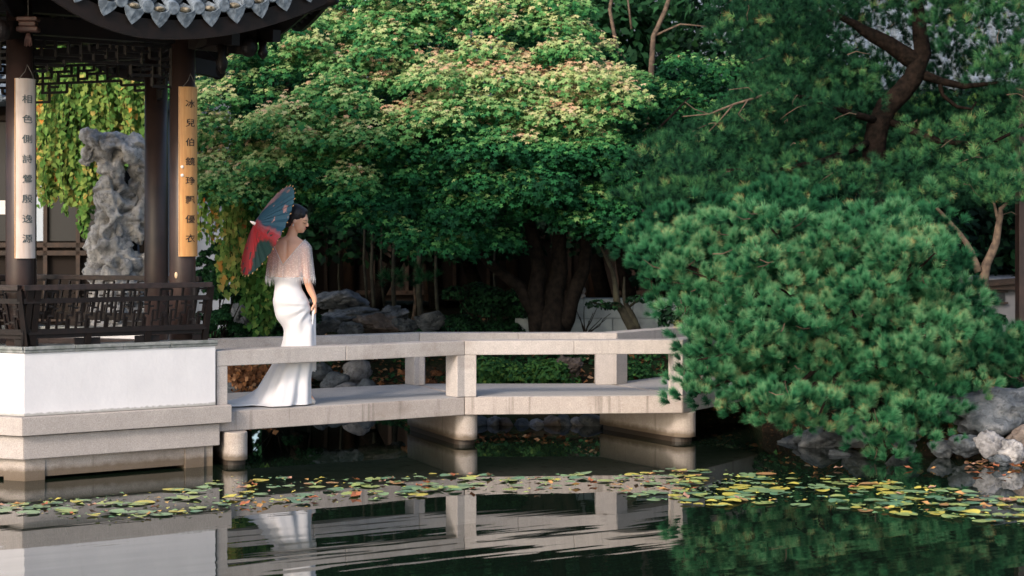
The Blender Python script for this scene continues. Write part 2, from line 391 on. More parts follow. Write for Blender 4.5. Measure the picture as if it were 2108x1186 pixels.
# ------------------------------------------------------------------ pavilion
WL = [Vector(p) for p in ((-3.53, 13.36), (-2.29, 14.26), (-2.74, 15.93), (-4.35, 16.62), (-5.60, 15.45), (-4.85, 13.92))]
VC = [Vector(p) for p in ((-3.62, 13.57), (-2.56, 14.34), (-3.03, 15.72), (-4.30, 16.30), (-5.30, 15.35), (-4.75, 14.1))]
def offset(poly, d):
    n = len(poly); out = []
    for i in range(n):
        p0, p, p1 = poly[i-1], poly[i], poly[(i+1) % n]
        e0 = (p-p0).normalized(); e1 = (p1-p).normalized()
        n0 = Vector((e0.y, -e0.x)); n1 = Vector((e1.y, -e1.x))
        b = (n0+n1); b = b/(b.length**2/2) if b.length > 0 else n0
        out.append(p+b*d)
    return out
pav = thing('pavilion', 'dark timber pavilion with white parapet wall and grey tiled eave over the pond', 'pavilion', (-3.9, 14.9, 0))
q = MB(); q.prism([tuple(p) for p in offset(WL, -.14)], .05, .405); q.build('floor', G_DECK, pav)
for k, (o_, z0, z1) in enumerate(((.075, .338, .470), (.03, .163, .330))):
    A = offset(WL, o_)
    if k == 0: A[1] = A[1]+Vector((.04, .03))
    B = offset(WL, -.16)
    for i in range(6):
        a, b_, c_, d_ = A[i], A[(i+1) % 6], B[(i+1) % 6], B[i]
        q = MB(); q.prism([tuple(a), tuple(b_), tuple(c_), tuple(d_)], z0, z1); q.build('ledge_stone', G_LEDGE, pav, bevel=.005)
q = MB(); q.prism([tuple(p) for p in offset(WL, -.02)], .32, .345); q.build('ledge_core', G_LEDGE, pav)
A = offset(WL, -.02); B = offset(WL, -.22)
for i in range(6):   # corner blocks and recessed panels at the waterline
    a, b_ = A[i], A[(i+1) % 6]; e = (b_-a).normalized(); nn = Vector((-e.y, e.x)); L = (b_-a).length
    blk = .155 if i == 0 else .18
    if i == 0: L -= .07; b_ = a+e*L
    for (s0, s1, ins, zb) in ((0, blk, 0, -.3), (L-blk*1.05, L, 0, -.3), (blk, L-blk*1.05, .014, .022)):
        p0 = a+e*s0+nn*ins; p1 = a+e*s1+nn*ins
        q = MB(); q.prism([tuple(p0), tuple(p1), tuple(p1+nn*.16), tuple(p0+nn*.16)], zb, .160)
        q.build('base_block' if ins == 0 else 'base_panel', G_PIER, pav, bevel=.004)
# parapet walls, not on the side that opens to the bridge
A = offset(WL, 0); B = offset(WL, -.17)
for i in (5, 0, 2, 3, 4):
    j = (i+1) % 6
    a, b_, c_, d_ = A[i], A[j], B[j], B[i]
    if i == 0: c_ = b_+(B[0]-A[0]).project(Vector((-.59, .81)))
    q = MB(); q.prism([tuple(a), tuple(b_), tuple(c_), tuple(d_)], .472, .930); q.build('parapet_wall', PLASTER, pav, bevel=.003)
    e = (b_-a).normalized(); nn = Vector((-e.y, e.x)); L = (b_-a).length; k = 4
    for s in range(k):    # capping stones, laid end to end in two courses
        for (o_, z0, z1) in ((-.014, .9315, .952), (-.024, .9525, .976)):
            p0 = a+e*(L*s/k+.001); p1 = a+e*(L*(s+1)/k-.001)
            if i == 0 and s == k-1: p1 = a+e*(L+.012)
            if i == 0 and s == 0: p0 = a+e*-.006
            q = MB(); q.prism([tuple(p0+nn*o_), tuple(p1+nn*o_), tuple(p1+nn*.20), tuple(p0+nn*.20)], z0, z1)
            q.build('cap_stone', CAPTILE, pav, bevel=.004)
# columns
for i, c_ in enumerate(VC):
    q = MB(); r = .100 if i != 1 else .101
    q.tube([(c_.x, c_.y, .40), (c_.x, c_.y, 1.5), (c_.x, c_.y, 3.6)], [r, r, r*.96], 28)
    col_ = q.build('column', COLWOOD, pav, smooth=True)
    q = MB(); q.tube([(c_.x, c_.y, .406), (c_.x, c_.y, .47), (c_.x, c_.y, .50)], [r+.04, r+.045, r+.015], 24); q.build('column_base', G_LEDGE, col_, smooth=True)
# beams
for i in range(6):
    a, b_ = VC[i], VC[(i+1) % 6]
    zt = 3.28 if i in (2, 3) else 3.26
    for (z, hh_, ww) in ((zt+.07, .13, .10), (zt+.245, .16, .12)):
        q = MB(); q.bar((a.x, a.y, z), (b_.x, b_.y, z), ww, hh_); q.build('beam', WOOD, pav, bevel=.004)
# hanging lattice frieze under the beams: every bar an object of its own
def frieze(a, b_, zt, drop, parent):
    a = Vector((a.x, a.y, 0)); b_ = Vector((b_.x, b_.y, 0)); e = (b_-a).normalized(); a = a+e*.1; b_ = b_-e*.1; L = (b_-a).length
    fr_ = MB(); fr_.bar(a+Vector((0, 0, zt-.01)), b_+Vector((0, 0, zt-.01)), .03, .022); fo = fr_.build('lattice_frieze', WOOD, parent)
    def seg(u0, z0, u1, z1):
        unit_bar('lattice_bar', a+e*(u0*L)+Vector((0, 0, zt-z0*drop)), a+e*(u1*L)+Vector((0, 0, zt-z1*drop)), .022, .021, WOOD, fo)
    for s in ((0, 0, 0, 1.25), (1, 0, 1, 1.6), (0, 1.0, .22, 1.0), (.22, .8, .22, 1.0), (.1, 1.0, .1, 1.25), (0, 1.25, .1, 1.25), (.22, .8, .70, .8), (.70, .8, .70, 1.2), (.70, 1.2, .93, 1.2), (.86, 1.2, .86, 1.6), (.86, 1.6, 1, 1.6),
              (.08, 0, .08, .35), (0, .35, .16, .35), (.16, 0, .16, .7), (.06, .35, .06, .75), (.0, .75, .16, .75), (.25, .15, .25, .6), (.16, .6, .34, .6), (.25, .15, .34, .15), (.34, 0, .34, .8), (.40, .15, .40, .45), (.34, .45, .52, .45), (.46, 0, .46, .3), (.46, .3, .60, .3), (.52, .3, .52, .65), (.43, .45, .43, .8),
              (.52, .65, .60, .65), (.60, 0, .60, .8), (.55, 0, .55, .3), (.66, .1, .66, .5), (.60, .5, .78, .5), (.72, 0, .72, .3), (.66, .3, .84, .3), (.78, .3, .78, .8), (.70, .8, 1, .8), (.84, 0, .84, .55), (.84, .55, 1, .55), (.92, .1, .92, .55), (.92, .55, .92, 1.2), (.84, .2, .92, .2), (.78, .95, .86, .95), (.86, .8, .86, 1.2)):
        seg(*s)
for i in (0, 1, 2, 3, 5): frieze(VC[i], VC[(i+1) % 6], 3.27 if i in (2, 3) else 3.25, .20, pav)
# carved brackets under the frieze ends
for i, (j, s) in ((2, (0, 1)), (2, (1, -1)), (0, (0, 1)), (0, (1, -1))):
    pass
# leaning bench railings
def railing(i, parent, ext0, ext1):
    a, b_ = WL[i], WL[(i+1) % 6]; e2 = (b_-a).normalized(); n2 = Vector((e2.y, -e2.x)); L = (b_-a).length
    e = Vector((*e2, 0)); n_ = Vector((*n2, 0)); a = Vector((*a, 0))
    def pt(u, h): # u along, h height 0..1 over the leaning frame
        lean = -.045+.125*h
        uu = u
        if u <= .001: uu = u-ext0*(lean+.045)
        if u >= L-.1: uu = u+ext1*(lean+.045)
        return a+e*uu+n_*lean+Vector((0, 0, .976+.445*h))
    rl = MB(); rl.bar(pt(0, .965), pt(L-.075 if i == 0 else L-.012, .965), .052, .040); top = rl.build('bench_railing', EDGEWOOD, parent, bevel=.003)
    U0, U1 = 0.0, (L-.075 if i == 0 else L-.012)
    for h, th in ((.745, .036), (.235, .040)):
        unit_bar('rail', pt(U0, h), pt(U1, h), .034, th, WOOD, top)
    for u in (U0+.018, U0+.075, U1):
        unit_bar('post', pt(u, .0) if u != U1 else pt(u, 0), pt(u, .95), .034, .045, WOOD if u else EDGEWOOD, top, up=tuple(e))
    nf = 4
    for k in range(nf): 
        u = U0+.02+(U1-U0-.02)*k/(nf-1) if k not in (0,) else U0+.06
        unit_bar('foot', pt(u, 0), pt(u, .22), .036, .045, WOOD, top, up=tuple(e))
    for k in range(nf-1):   # low aprons with cut-out ends
        u0 = U0+.02+(U1-U0-.02)*k/(nf-1)+.03; u1 = U0+.02+(U1-U0-.02)*(k+1)/(nf-1)-.03; um = (u0+u1)/2
        unit_bar('apron', pt(u0, .165), pt(u1, .165), .012, .036, WOOD, top)
        unit_bar('apron_foot', pt(u0, .06), pt(u0+.07, .06), .012, .05, WOOD, top); unit_bar('apron_foot', pt(u1-.07, .06), pt(u1, .06), .012, .05, WOOD, top)
    # fret pattern
    un = (U1-U0-.10)/9.0; u = U0+.095; h0, h1 = .27, .72; hm = (h0+h1)/2
    def lb(u0, ha, u1, hb): unit_bar('lattice_bar', pt(u0, ha), pt(u1, hb), .018, .0135, WOOD, top, up=tuple(e) if u0 == u1 else (0, 0, 1))
    for k in range(9):
        x0 = u+un*k
        for s in ((0, h0, 0, hm+.05), (.25, hm-.1, .25, h1), (.5, h0, .5, hm), (.75, hm-.02, .75, h1), (.62, h0, .62, hm-.06)):
            lb(x0+s[0]*un, s[1], x0+s[2]*un, s[3])
        for s in ((0, hm+.05, .25, hm+.05), (.25, hm-.1, .5, hm-.1), (.5, hm, .75, hm), (.75, hm+.12, 1, hm+.12), (0, h0+.1, .25, h0+.1), (.5, h1-.07, .75, h1-.07)):
            lb(x0+s[0]*un, s[1], x0+s[2]*un, s[3])
        if k % 2 == 0:
            for s in ((.3, .78, .3, .9), (.3, .9, .9, .9), (.9, .78, .9, .9)): lb(x0+s[0]*un, s[1], x0+s[2]*un, s[3])
        else: lb(x0+.5*un, .78, x0+.5*un, .94)
    # bench seat
    q = MB(); q.bar(a+e*.1-n_*.24+Vector((0, 0, .86)), a+e*(L-.1)-n_*.24+Vector((0, 0, .86)), .14, .05); q.build('bench_seat', EDGEWOOD, parent, bevel=.004)
railing(0, pav, 0.3, -.0); railing(5, pav, .1, .25); railing(2, pav, .1, .1); railing(3, pav, .1, .1)
# roof: eave curve on the side facing the pond
EC = offset(VC, 1.2)
EC[0] = Vector((-3.55, 12.2)); EC[1] = Vector((-1.33, 13.72))
APEX = Vector((-3.95, 14.95, 5.2))
def eave(i, t):
    a, b_ = EC[i], EC[(i+1) % 6]
    if i == 0: z = 3.16+(1.32 if t > .47 else 3.0)*(t-.47)**2
    else:
        zl = 3.86 if i != 1 else 3.53; zr = 3.86 if i != 5 else 3.82
        zm = 3.47 if i == 1 else 3.2; z = zm+(zr-zm)*max(0, (t-.5)*2)**2+(zl-zm)*max(0, (.5-t)*2)**2
    p = a.lerp(b_, t); nn = Vector(((b_-a).normalized().y, -(b_-a).normalized().x))
    return Vector((p.x, p.y, z)), Vector((nn.x, nn.y, 0)), Vector((*(b_-a).normalized(), 0))
for i in range(6):
    q = MB(); K = 28; vs = []
    for k in range(K+1):
        p, n_, e = eave(i, k/K)
        vs += [p, p-n_*.03, p+Vector((0, 0, .135))+n_*.015, p+Vector((0, 0, .135))-n_*.03]
    fs = []
    for k in range(K):
        a = 4*k; fs += [(a, a+4, a+6, a+2), (a+1, a+3, a+7, a+5), (a, a+1, a+5, a+4), (a+2, a+6, a+7, a+3)]
    fs += [(0, 2, 3, 1), (4*K, 4*K+1, 4*K+3, 4*K+2)]
    q.add(vs, fs); q.build('eave_board', WOOD, pav, smooth=False)
    q = MB(); vs = []        # boarded soffit and roof deck
    for k in range(K+1):
        p, n_, e = eave(i, k/K); A2 = APEX; 
        for s in (0, .33, .66, 1):
            mid = p.lerp(A2, s); mid.z += .09-.30*math.sin(PI*s)*.6
            vs.append(mid-n_*.031*(1-s) if s == 0 else mid)
    for k in range(K+1):
        p, n_, e = eave(i, k/K)
        for s in (0, .33, .66, 1):
            mid = p.lerp(APEX, s); mid.z += .14-.30*math.sin(PI*s)*.6+.01
            vs.append(mid-n_*.031 if s == 0 else mid)
    o4 = 4*(K+1); fs = [(4*k+j, 4*k+j+1, 4*k+5+j, 4*k+4+j) for k in range(K) for j in range(3)]+[(o4+4*k+j, o4+4*k+4+j, o4+4*k+5+j, o4+4*k+1+j) for k in range(K) for j in range(3)]
    q.add(vs, fs); q.build('roof_deck', WOOD, pav)
    for k in range(1, 12):   # rafters under the soffit
        p, n_, e = eave(i, k/12.0)
        s1 = p.lerp(APEX, .36); s1.z += -.12
        q = MB(); q.tube([p-n_*.04+Vector((0, 0, .05)), s1], .035, 8); q.build('rafter', WOOD, pav, smooth=True)
# tiles on the visible side: round cover tiles with disc ends, pointed drip tiles
cover = MB(); NS = 10; L_ = .26
for yy, rr in ((0, .047), (L_, .043)):
    for k in range(NS+1):
        a = PI*k/NS; cover.v.append((math.cos(a)*rr, yy, math.sin(a)*rr))
cover.f += [(k, k+1, NS+2+k, NS+1+k) for k in range(NS)]; cover.m += [0]*NS
me_cover = bpy.data.meshes.new('cover_tile'); me_cover.from_pydata(cover.v, [], cover.f); me_cover.materials.append(TILE)
disc = MB(); disc.tube([(0, .012, 0), (0, -.014, 0)], .047, 20); disc.tube([(0, -.014, 0), (0, -.019, 0)], [.047, .041], 20); disc.tube([(0, -.0142, 0), (0, -.016, 0)], [.03, .028], 16)
me_disc = bpy.data.meshes.new('eave_disc'); me_disc.from_pydata(disc.v, [], disc.f); me_disc.materials.append(TILE)
drip = MB()
prof = [(-.078, .035), (-.074, -.005), (-.052, -.048), (-.022, -.082), (0, -.102), (.022, -.082), (.052, -.048), (.074, -.005), (.078, .035), (.04, .012), (0, .003), (-.04, .012)]
n = len(prof); drip.add([(x, -.006-.006*math.cos(x*30), z) for x, z in prof]+[(x, .010, z) for x, z in prof], [tuple(range(n)), tuple(range(n, 2*n))[::-1]]+[(i, n+i, n+(i+1) % n, (i+1) % n) for i in range(n)])
vs = []
for yy in (0, .26):
    for k in range(7): 
        x = -.078+.156*k/6; vs.append((x, yy, .003+.032*(x/.078)**2)); 
drip.add(vs, [(k, k+1, 8+k, 7+k) for k in range(6)])
me_drip = bpy.data.meshes.new('drip_tile'); me_drip.from_pydata(drip.v, [], drip.f); me_drip.materials.append(TILE)
roof = MB(); roof.tube([(APEX.x, APEX.y, 5.1), (APEX.x, APEX.y, 5.4), (APEX.x, APEX.y, 5.6)], [.2, .14, .03], 12); roof = roof.build('roof_finial', TILE, pav, smooth=True)
def place(me, name, p, yax, xax, parent, sc=1):
    yax = yax.normalized(); z = xax.cross(yax).normalized(); x = yax.cross(z)
    M = Matrix((x, yax, z)).transposed().to_4x4(); M.translation = p
    o = bpy.data.objects.new(name, me); COL.objects.link(o); setparent(o, parent); o.matrix_basis = M @ Matrix.Scale(sc, 4); return o
NT = 14
for k in range(NT):
    t_ = (k+.22)/NT
    p, n_, e = eave(0, t_); p2, _, _ = eave(0, min(1, t_+.01)); e3 = (p2-p).normalized()
    up_ = (-n_*.80+Vector((0, 0, .60))).normalized()
    o0 = p+n_*.045+Vector((0, 0, .215))
    place(me_disc, 'eave_disc', o0+n_*.004, (-n_+Vector((0, 0, .10))), e3, pav)
    for j in range(6): place(me_cover, 'cover_tile', o0+up_*(.235*j)+Vector((0, 0, .004*j)), up_, e3, pav)
    t2 = t_+.5/NT
    if t2 < 1:
        p, n_, e = eave(0, t2); p2, _, _ = eave(0, min(1, t2+.01)); e3 = (p2-p).normalized()
        for j in range(5): place(me_drip, 'drip_tile' if j == 0 else 'pan_tile', p+n_*.055+Vector((0, 0, .175))+up_*(.235*j), (up_+n_*(.25 if j == 0 else 0)) if j else (-n_+Vector((0, 0, .30))), e3, pav)
        q = MB(); q.ell(p+n_*.02+Vector((0, 0, .205)), (.05, .05, .022)); q.build('mortar_bed', MORTAR, pav, smooth=True)
# hip (corner) beams with round ends, and hanging carved pendants
for i in range(6):
    c_ = EC[i]; zc = eave(i, 0)[0].z if i != 1 else 3.53
    out = (c_-VC[i]).normalized(); out3 = Vector((*out, 0))
    tip = Vector((c_.x, c_.y, zc+.02))+out3*.02
    q = MB(); q.tube([Vector((VC[i].x, VC[i].y, 3.42)), Vector((VC[i].x, VC[i].y, 3.42)).lerp(tip, .6)+Vector((0, 0, -.06)), tip], [.07, .06, .05], 12); q.build('hip_rafter', WOOD, pav, smooth=True)
    q = MB(); a = Vector((VC[i].x, VC[i].y, 3.30)); d = Vector((VC[i].x, VC[i].y, 3.22))+out3*.62
    q.bar(a, d, .09, .13); q.ell(d+Vector((0, 0, .0)), (.07, .07, .08)); q.build('corner_bracket', WOOD, pav)
q = MB()
for (px, y0, y1, Yd, r) in ((457, 92, 152, 14.0, .030), (541, 85, 122, 14.1, .026)):
    x, za = XZ(px, y0, Yd); _, zb = XZ(px, y1, Yd); q = MB()
    q.tube([(x, Yd, za), (x, Yd, za*.6+zb*.4), (x, Yd, za*.4+zb*.6), (x, Yd, za*.2+zb*.8), (x, Yd, zb)], [r*1.3, r, r*1.6, r*1.25, r*.3], 12); pe = q.build('eave_pendant', WOOD, pav, smooth=True)
    q = MB(); q.bar((x-.18, Yd+.25, za+.06), (x+.12, Yd-.1, za+.03), .07, .09); q.build('pendant_beam', WOOD, pe)
# carved drooping bracket boards between column and eave corner
for (pts, Yd) in (([(402, 100), (420, 60), (640, 20), (590, 62), (560, 82), (520, 84), (512, 104), (480, 108), (470, 84), (430, 92)], 14.15),):
    q = MB(); n = len(pts); fr_ = [P(a, b_, Yd) for a, b_ in pts]; bk = [p+Vector((.0, .07, 0)) for p in fr_]
    q.add(fr_+bk, [tuple(range(n))[::-1], tuple(range(n, 2*n))]+[(i, (i+1) % n, n+(i+1) % n, n+i) for i in range(n)]); q.build('carved_bracket', WOOD, pav)

# hanging bamboo couplets
def bamboo_mat(name, c1, c2):
    m = bpy.data.materials.new(name); m.use_nodes = True; t = m.node_tree; b = t.nodes['Principled BSDF']; b.inputs['Roughness'].default_value = .45
    g = t.nodes.new('ShaderNodeNewGeometry').outputs['Position']
    c = mixrgb(t, ramp(t, noise_node(t, g, 8, 3, .6, (6, 6, .5)), [(.35, (0, 0, 0)), (.65, (1, 1, 1))]), c1, c2)
    c = mixrgb(t, ramp(t, noise_node(t, g, 5, 4, .6), [(.5, (0, 0, 0)), (.75, (.45, .45, .45))]), c, tuple(v*.55 for v in c1))
    t.links.new(c, b.inputs['Base Color']); return m
INK = mat('black_ink', (.015, .013, .012), .6)
INKGREY = mat('faded_ink', (.07, .09, .09), .6)
def couplet(label, ccol, facing, ztop, zbot, m, edge_m, ink, chars, cz0, cz1):
    R = .118; span = math.radians(86); f = Vector((math.sin(facing), -math.cos(facing), 0)); s_ = Vector((math.cos(facing), math.sin(facing), 0))
    root = thing('hanging_couplet', label, 'plaque', (ccol.x, ccol.y, zbot))
    K = 14; q = MB(); c0 = Vector((ccol.x, ccol.y, 0)); vs = []
    NZ = 24
    def sp_(a, r, z): return c0+f*math.cos(a)*r+s_*math.sin(a)*r+Vector((0, 0, z))
    for j in range(NZ+1):
        z = zbot+(ztop-zbot)*j/NZ; bulge = .0015 if abs((j/NZ*5) % 1-.5) > .46 else 0
        for k in range(K+1):
            a = -span/2+span*k/K; vs.append(sp_(a, R+bulge, z))
        for k in range(K+1):
            a = -span/2+span*k/K; vs.append(sp_(a, R-.013, z))
    W_ = 2*(K+1); fs = []
    for j in range(NZ):
        for k in range(K): fs += [(j*W_+k, j*W_+k+1, (j+1)*W_+k+1, (j+1)*W_+k), (j*W_+K+1+k, (j+1)*W_+K+1+k, (j+1)*W_+K+2+k, j*W_+K+2+k)]
        fs += [(j*W_, (j+1)*W_, (j+1)*W_+K+1, j*W_+K+1), (j*W_+K, j*W_+2*K+1, (j+1)*W_+2*K+1, (j+1)*W_+K)]
    fs += [(k, K+1+k, K+2+k, k+1) for k in range(K)]+[(NZ*W_+k, NZ*W_+k+1, NZ*W_+K+2+k, NZ*W_+K+1+k) for k in range(K)]
    q.add(vs, fs); bd = q.build('board', m, root)
    q = MB(); q.tube([sp_(-span/2-.02, R+.001, zbot), sp_(-span/2-.02, R+.001, ztop)], .004, 6); q.build('sunlit_edge', edge_m, root)  # added strip whose colour paints the sun-warmed left edge
    q = MB(); q.tube([sp_(-span*.36, R+.003, ztop-.005), sp_(-.18, R+.01, ztop+.05), sp_(0, R-.005, ztop+.10), sp_(.18, R+.01, ztop+.05), sp_(span*.36, R+.003, ztop-.005)], .003, 6); q.build('hanging_cord', METAL, root)
    for i, ch in enumerate(chars):
        z = cz0+(cz1-cz0)*i/(len(chars)-1)
        cu = bpy.data.curves.new('t', 'FONT'); cu.body = ch; cu.size = .092; cu.align_x = 'CENTER'; cu.align_y = 'CENTER'; cu.resolution_u = 2; cu.offset = .0006
        to = bpy.data.objects.new('t', cu); COL.objects.link(to); dg = bpy.context.evaluated_depsgraph_get()
        me = bpy.data.meshes.new_from_object(to.evaluated_get(dg)); bpy.data.objects.remove(to)
        bm = bmesh.new(); bm.from_mesh(me); bmesh.ops.triangulate(bm, faces=bm.faces)
        for _ in range(3):
            lg = [e for e in bm.edges if e.calc_length() > .014]
            if not lg: break
            bmesh.ops.subdivide_edges(bm, edges=lg, cuts=1); bmesh.ops.triangulate(bm, faces=[x for x in bm.faces if len(x.verts) > 3])
        if bm.verts:
            ymid = (min(v.co.y for v in bm.verts)+max(v.co.y for v in bm.verts))/2
            for v in bm.verts:
                p = sp_(v.co.x*.95/R, R+.0032, z+(v.co.y-ymid)*.72); v.co = p
        bm.to_mesh(me); bm.free(); me.materials.clear(); me.materials.append(ink)
        o = bpy.data.objects.new('character', me); COL.objects.link(o); setparent(o, root)
    return root, sp_, R
BAM_P = bamboo_mat('pale_bamboo', (.56, .44, .37), (.64, .53, .46)); BAM_O = bamboo_mat('orange_bamboo', (.52, .24, .075), (.62, .32, .11))
EDGE_O = mat('sunlit_bamboo_edge', (.62, .35, .16), .5)  # sunlit tone of the board edge, put into the colour
couplet('pale bamboo couplet board with grey characters on the left front column', VC[0], .76, 2.93, 1.615, BAM_P, EDGE_O, INKGREY, '相色側詩鶯殷逸源', 2.78, 1.76)
r2, sp2, R2 = couplet('orange bamboo couplet board with black characters on the right front column', VC[1], .72, 2.93, 1.62, BAM_O, EDGE_O, INK, '冰兒伯鏡琤飄優衣', 2.80, 1.76)
STUD = mat('white_paper_dot', (.8, .74, .7), .6)
for z in (2.31, 2.245):
    q = MB(); p = sp2(-.56, R2+.002, z); q.ell(p, (.013, .008, .013), 10, 6); q.build('white_stud', STUD, r2, smooth=True)
x, z = XZ(362, 567, 14.23); q = MB(); q.ell((x, 14.245, z), (.014, .01, .026), 10, 8)
tag(q.build('light_switch_knob', mat('ivory', (.62, .45, .28), .5), smooth=True), 'small ivory oval knob low on the right front column', 'knob')

# hanging lantern-like ornament
hx, hz0 = XZ(58, 95, 13.25); orn = thing('hanging_ornament', 'brown carved hanging box with tassel above the left couplet', 'ornament', (hx, 13.25, hz0))
RED = mat('red_brown_wood', (.16, .075, .055), .5, .4, color2=(.09, .045, .035), noise_scale=20)
q = MB(); q.bar((hx-.076, 13.25, 3.335), (hx+.076, 13.25, 3.335), .10, .032); q.bar((hx-.062, 13.25, 3.30), (hx+.062, 13.25, 3.30), .08, .036); q.bar((hx-.078, 13.25, 3.262), (hx+.078, 13.25, 3.262), .10, .036); q.build('box', RED, orn, bevel=.008)
q = MB(); q.tube([(hx, 13.25, 3.35), (hx, 13.25, 3.6)], .004, 6); q.build('cord', METAL, orn)
for k in range(5):
    q = MB(); dx = (k-2)*.009; q.tube([(hx, 13.25, 3.245), (hx+dx, 13.25, 3.20), (hx+dx*1.4, 13.25, 3.145-.006*(k % 2))], [.006, .008, .005], 6); q.build('tassel_strand', RED, orn, smooth=True)

# ------------------------------------------------------------------ zigzag bridge
br = thing('zigzag_bridge', 'low granite zigzag bridge with solid parapet rails over the pond', 'bridge', (0, 16, 0))
N_ = [Vector(p) for p in ((-2.285, 14.285), (-.40, 15.62), (1.46, 15.78), (2.35, 17.3))]
F_ = [Vector(p) for p in ((-2.75, 15.88), (-.90, 17.02), (.86, 17.05), (1.75, 18.3))]
for i in range(3):
    a, b_, c_, d_ = N_[i], N_[i+1], F_[i+1], F_[i]
    e = (b_-a).normalized(); ef = (c_-d_).normalized()
    g_ = .003
    q = MB(); q.prism([tuple(a+e*g_), tuple(b_-e*g_), tuple(c_-ef*g_), tuple(d_+ef*g_)], .262, .410); q.build('deck_slab', G_SLAB, br, bevel=.006)
    q = MB(); ins = offset([a, b_, c_, d_], -.03); q.prism([tuple(p) for p in ins], .409, .414); q.build('deck_surface', G_DECK, br)
def rail_line(pts, side):
    # side=+1: rail body lies behind the line (near parapet); -1: in front (far parapet)
    wd = .19
    inner = []
    for i, p in enumerate(pts):
        e0 = (p-pts[i-1]).normalized() if i else (pts[1]-pts[0]).normalized()
        e1 = (pts[i+1]-p).normalized() if i < len(pts)-1 else e0
        n0 = Vector((-e0.y, e0.x)); n1 = Vector((-e1.y, e1.x)); b = n0+n1; b = b/(b.length**2/2); inner.append(p+b*wd*side)
    for i in range(len(pts)-1):
        a, b_, c_, d_ = pts[i], pts[i+1], inner[i+1], inner[i]; e = (b_-a).normalized()*.0015
        for u0, u1 in ((0, .5), (.5, 1)):
            A_, B_, C_, D_ = a.lerp(b_, u0), a.lerp(b_, u1), d_.lerp(c_, u1), d_.lerp(c_, u0)
            q = MB(); q.prism([tuple(A_+e), tuple(B_-e), tuple(C_-e), tuple(D_+e)], .768, .889-(.0015 if u0 else 0)); q.build('rail', G_RAIL, br, bevel=.006)
    # posts at the ends and bends
    for i in range(len(pts)):
        pw = .145; poly = None
        p, q_ = pts[i], inner[i]
        if 0 < i < len(pts)-1:
            e0 = (p-pts[i-1]).normalized(); e1 = (pts[i+1]-p).normalized()
            w0, w1 = (.075, .10) if side > 0 else (.10, .10)
            n0 = Vector((-e0.y, e0.x))*side; n1 = Vector((-e1.y, e1.x))*side
            poly = [p-e0*w0, p, p+e1*w1, p+e1*w1+n1*(wd-.012), q_-(n0+n1)*.006, p-e0*w0+n0*(wd-.012)]
        elif i == 0:
            e1 = (pts[1]-p).normalized(); n1 = Vector((-e1.y, e1.x))*side; poly = [p+e1*.004, p+e1*.095, p+e1*.095+n1*wd, p+e1*.004+n1*wd]
        else: continue
        ins = (p-q_).normalized()*.003
        poly = [v-ins for v in poly]
        q = MB(); q.prism([tuple(v) for v in poly], .4145, .7675); q.build('post', G_RAIL, br, bevel=.005)
near = [p.copy() for p in N_]; far = [p.copy() for p in F_]
rail_line(near, 1); rail_line(far, -1)
def pier(a, b_, r, inset_z):
    """wall pier with rounded ends under the deck, standing on a narrower footing"""
    a = Vector(a); b_ = Vector(b_); e = (b_-a).normalized(); n_ = Vector((-e.y, e.x)); poly = []
    for k in range(13):
        th = PI/2+PI*k/12; poly.append(a+n_*math.sin(th)*r+e*math.cos(th)*r)
    for k in range(13):
        th = -PI/2+PI*k/12; poly.append(b_+n_*math.sin(th)*r+e*math.cos(th)*r)
    q = MB(); q.prism([tuple(v) for v in poly], .040, .2595); o = q.build('pier', G_PIER, br, bevel=.008)
    poly2 = [a-e*(-.03)+(v-a)*1.0 for v in poly]
    q = MB(); c_ = (a+b_)/2
    q.prism([tuple(c_+(v-c_)*.93) for v in poly], -.5, .0395); q.build('footing', mat('undercut_shade_stone', (.035, .025, .018), .5) if 'undercut_shade_stone' not in bpy.data.materials else bpy.data.materials['undercut_shade_stone'], o)  # near-black footing colour paints in the shade of the undercut gap
def pier_at(px, wy, back, r=.10):
    Y = 6840/(wy-HY); x = (px-CX)*Y/F; pier((x, Y+r), back, r, 0)
pier_at(481, 960, (-2.62, 15.7), .092); pier_at(958, 917, (-.86, 16.95), .100); pier_at(1408, 911, (.92, 17.0), .112)
x_, z_ = XZ(362, 0, 14)

# ------------------------------------------------------------------ rocks
def rock_mat(name, c1, c2, c3):
    m = bpy.data.materials.new(name); m.use_nodes = True; t = m.node_tree; b = t.nodes['Principled BSDF']; b.inputs['Roughness'].default_value = .85; b.inputs['Specular IOR Level'].default_value = .2
    tc = t.nodes.new('ShaderNodeNewGeometry').outputs['Position']
    c = ramp(t, noise_node(t, tc, 5, 8, .65), [(.35, c1), (.52, c2), (.68, c3)])
    c = mixrgb(t, ramp(t, noise_node(t, tc, 16, 6, .7), [(.5, (0, 0, 0)), (.62, (.7, .7, .7))]), c, tuple(v*.35 for v in c2))
    t.links.new(c, b.inputs['Base Color'])
    bp = t.nodes.new('ShaderNodeBump'); bp.inputs['Distance'].default_value = .03; t.links.new(noise_node(t, tc, 18, 8, .7), bp.inputs['Height']); t.links.new(bp.outputs[0], b.inputs['Normal']); return m
ROCK = rock_mat('blue_grey_rock', (.055, .068, .08), (.125, .14, .155), (.25, .26, .27))
PALE = rock_mat('pale_rock', (.16, .16, .165), (.30, .295, .30), (.50, .48, .47))
TAIHU = rock_mat('limestone', (.20, .20, .205), (.42, .41, .40), (.66, .63, .60))
BROWN = rock_mat('brown_rock', (.10, .08, .07), (.19, .155, .135), (.32, .275, .24))
_ico = {}
def ico(n):
    if n not in _ico:
        bm = bmesh.new(); bmesh.ops.create_icosphere(bm, subdivisions=n, radius=1); bm.verts.ensure_lookup_table()
        _ico[n] = (np.array([v.co[:] for v in bm.verts]), np.array([[v.index for v in f.verts] for f in bm.faces])); bm.free()
    return _ico[n]
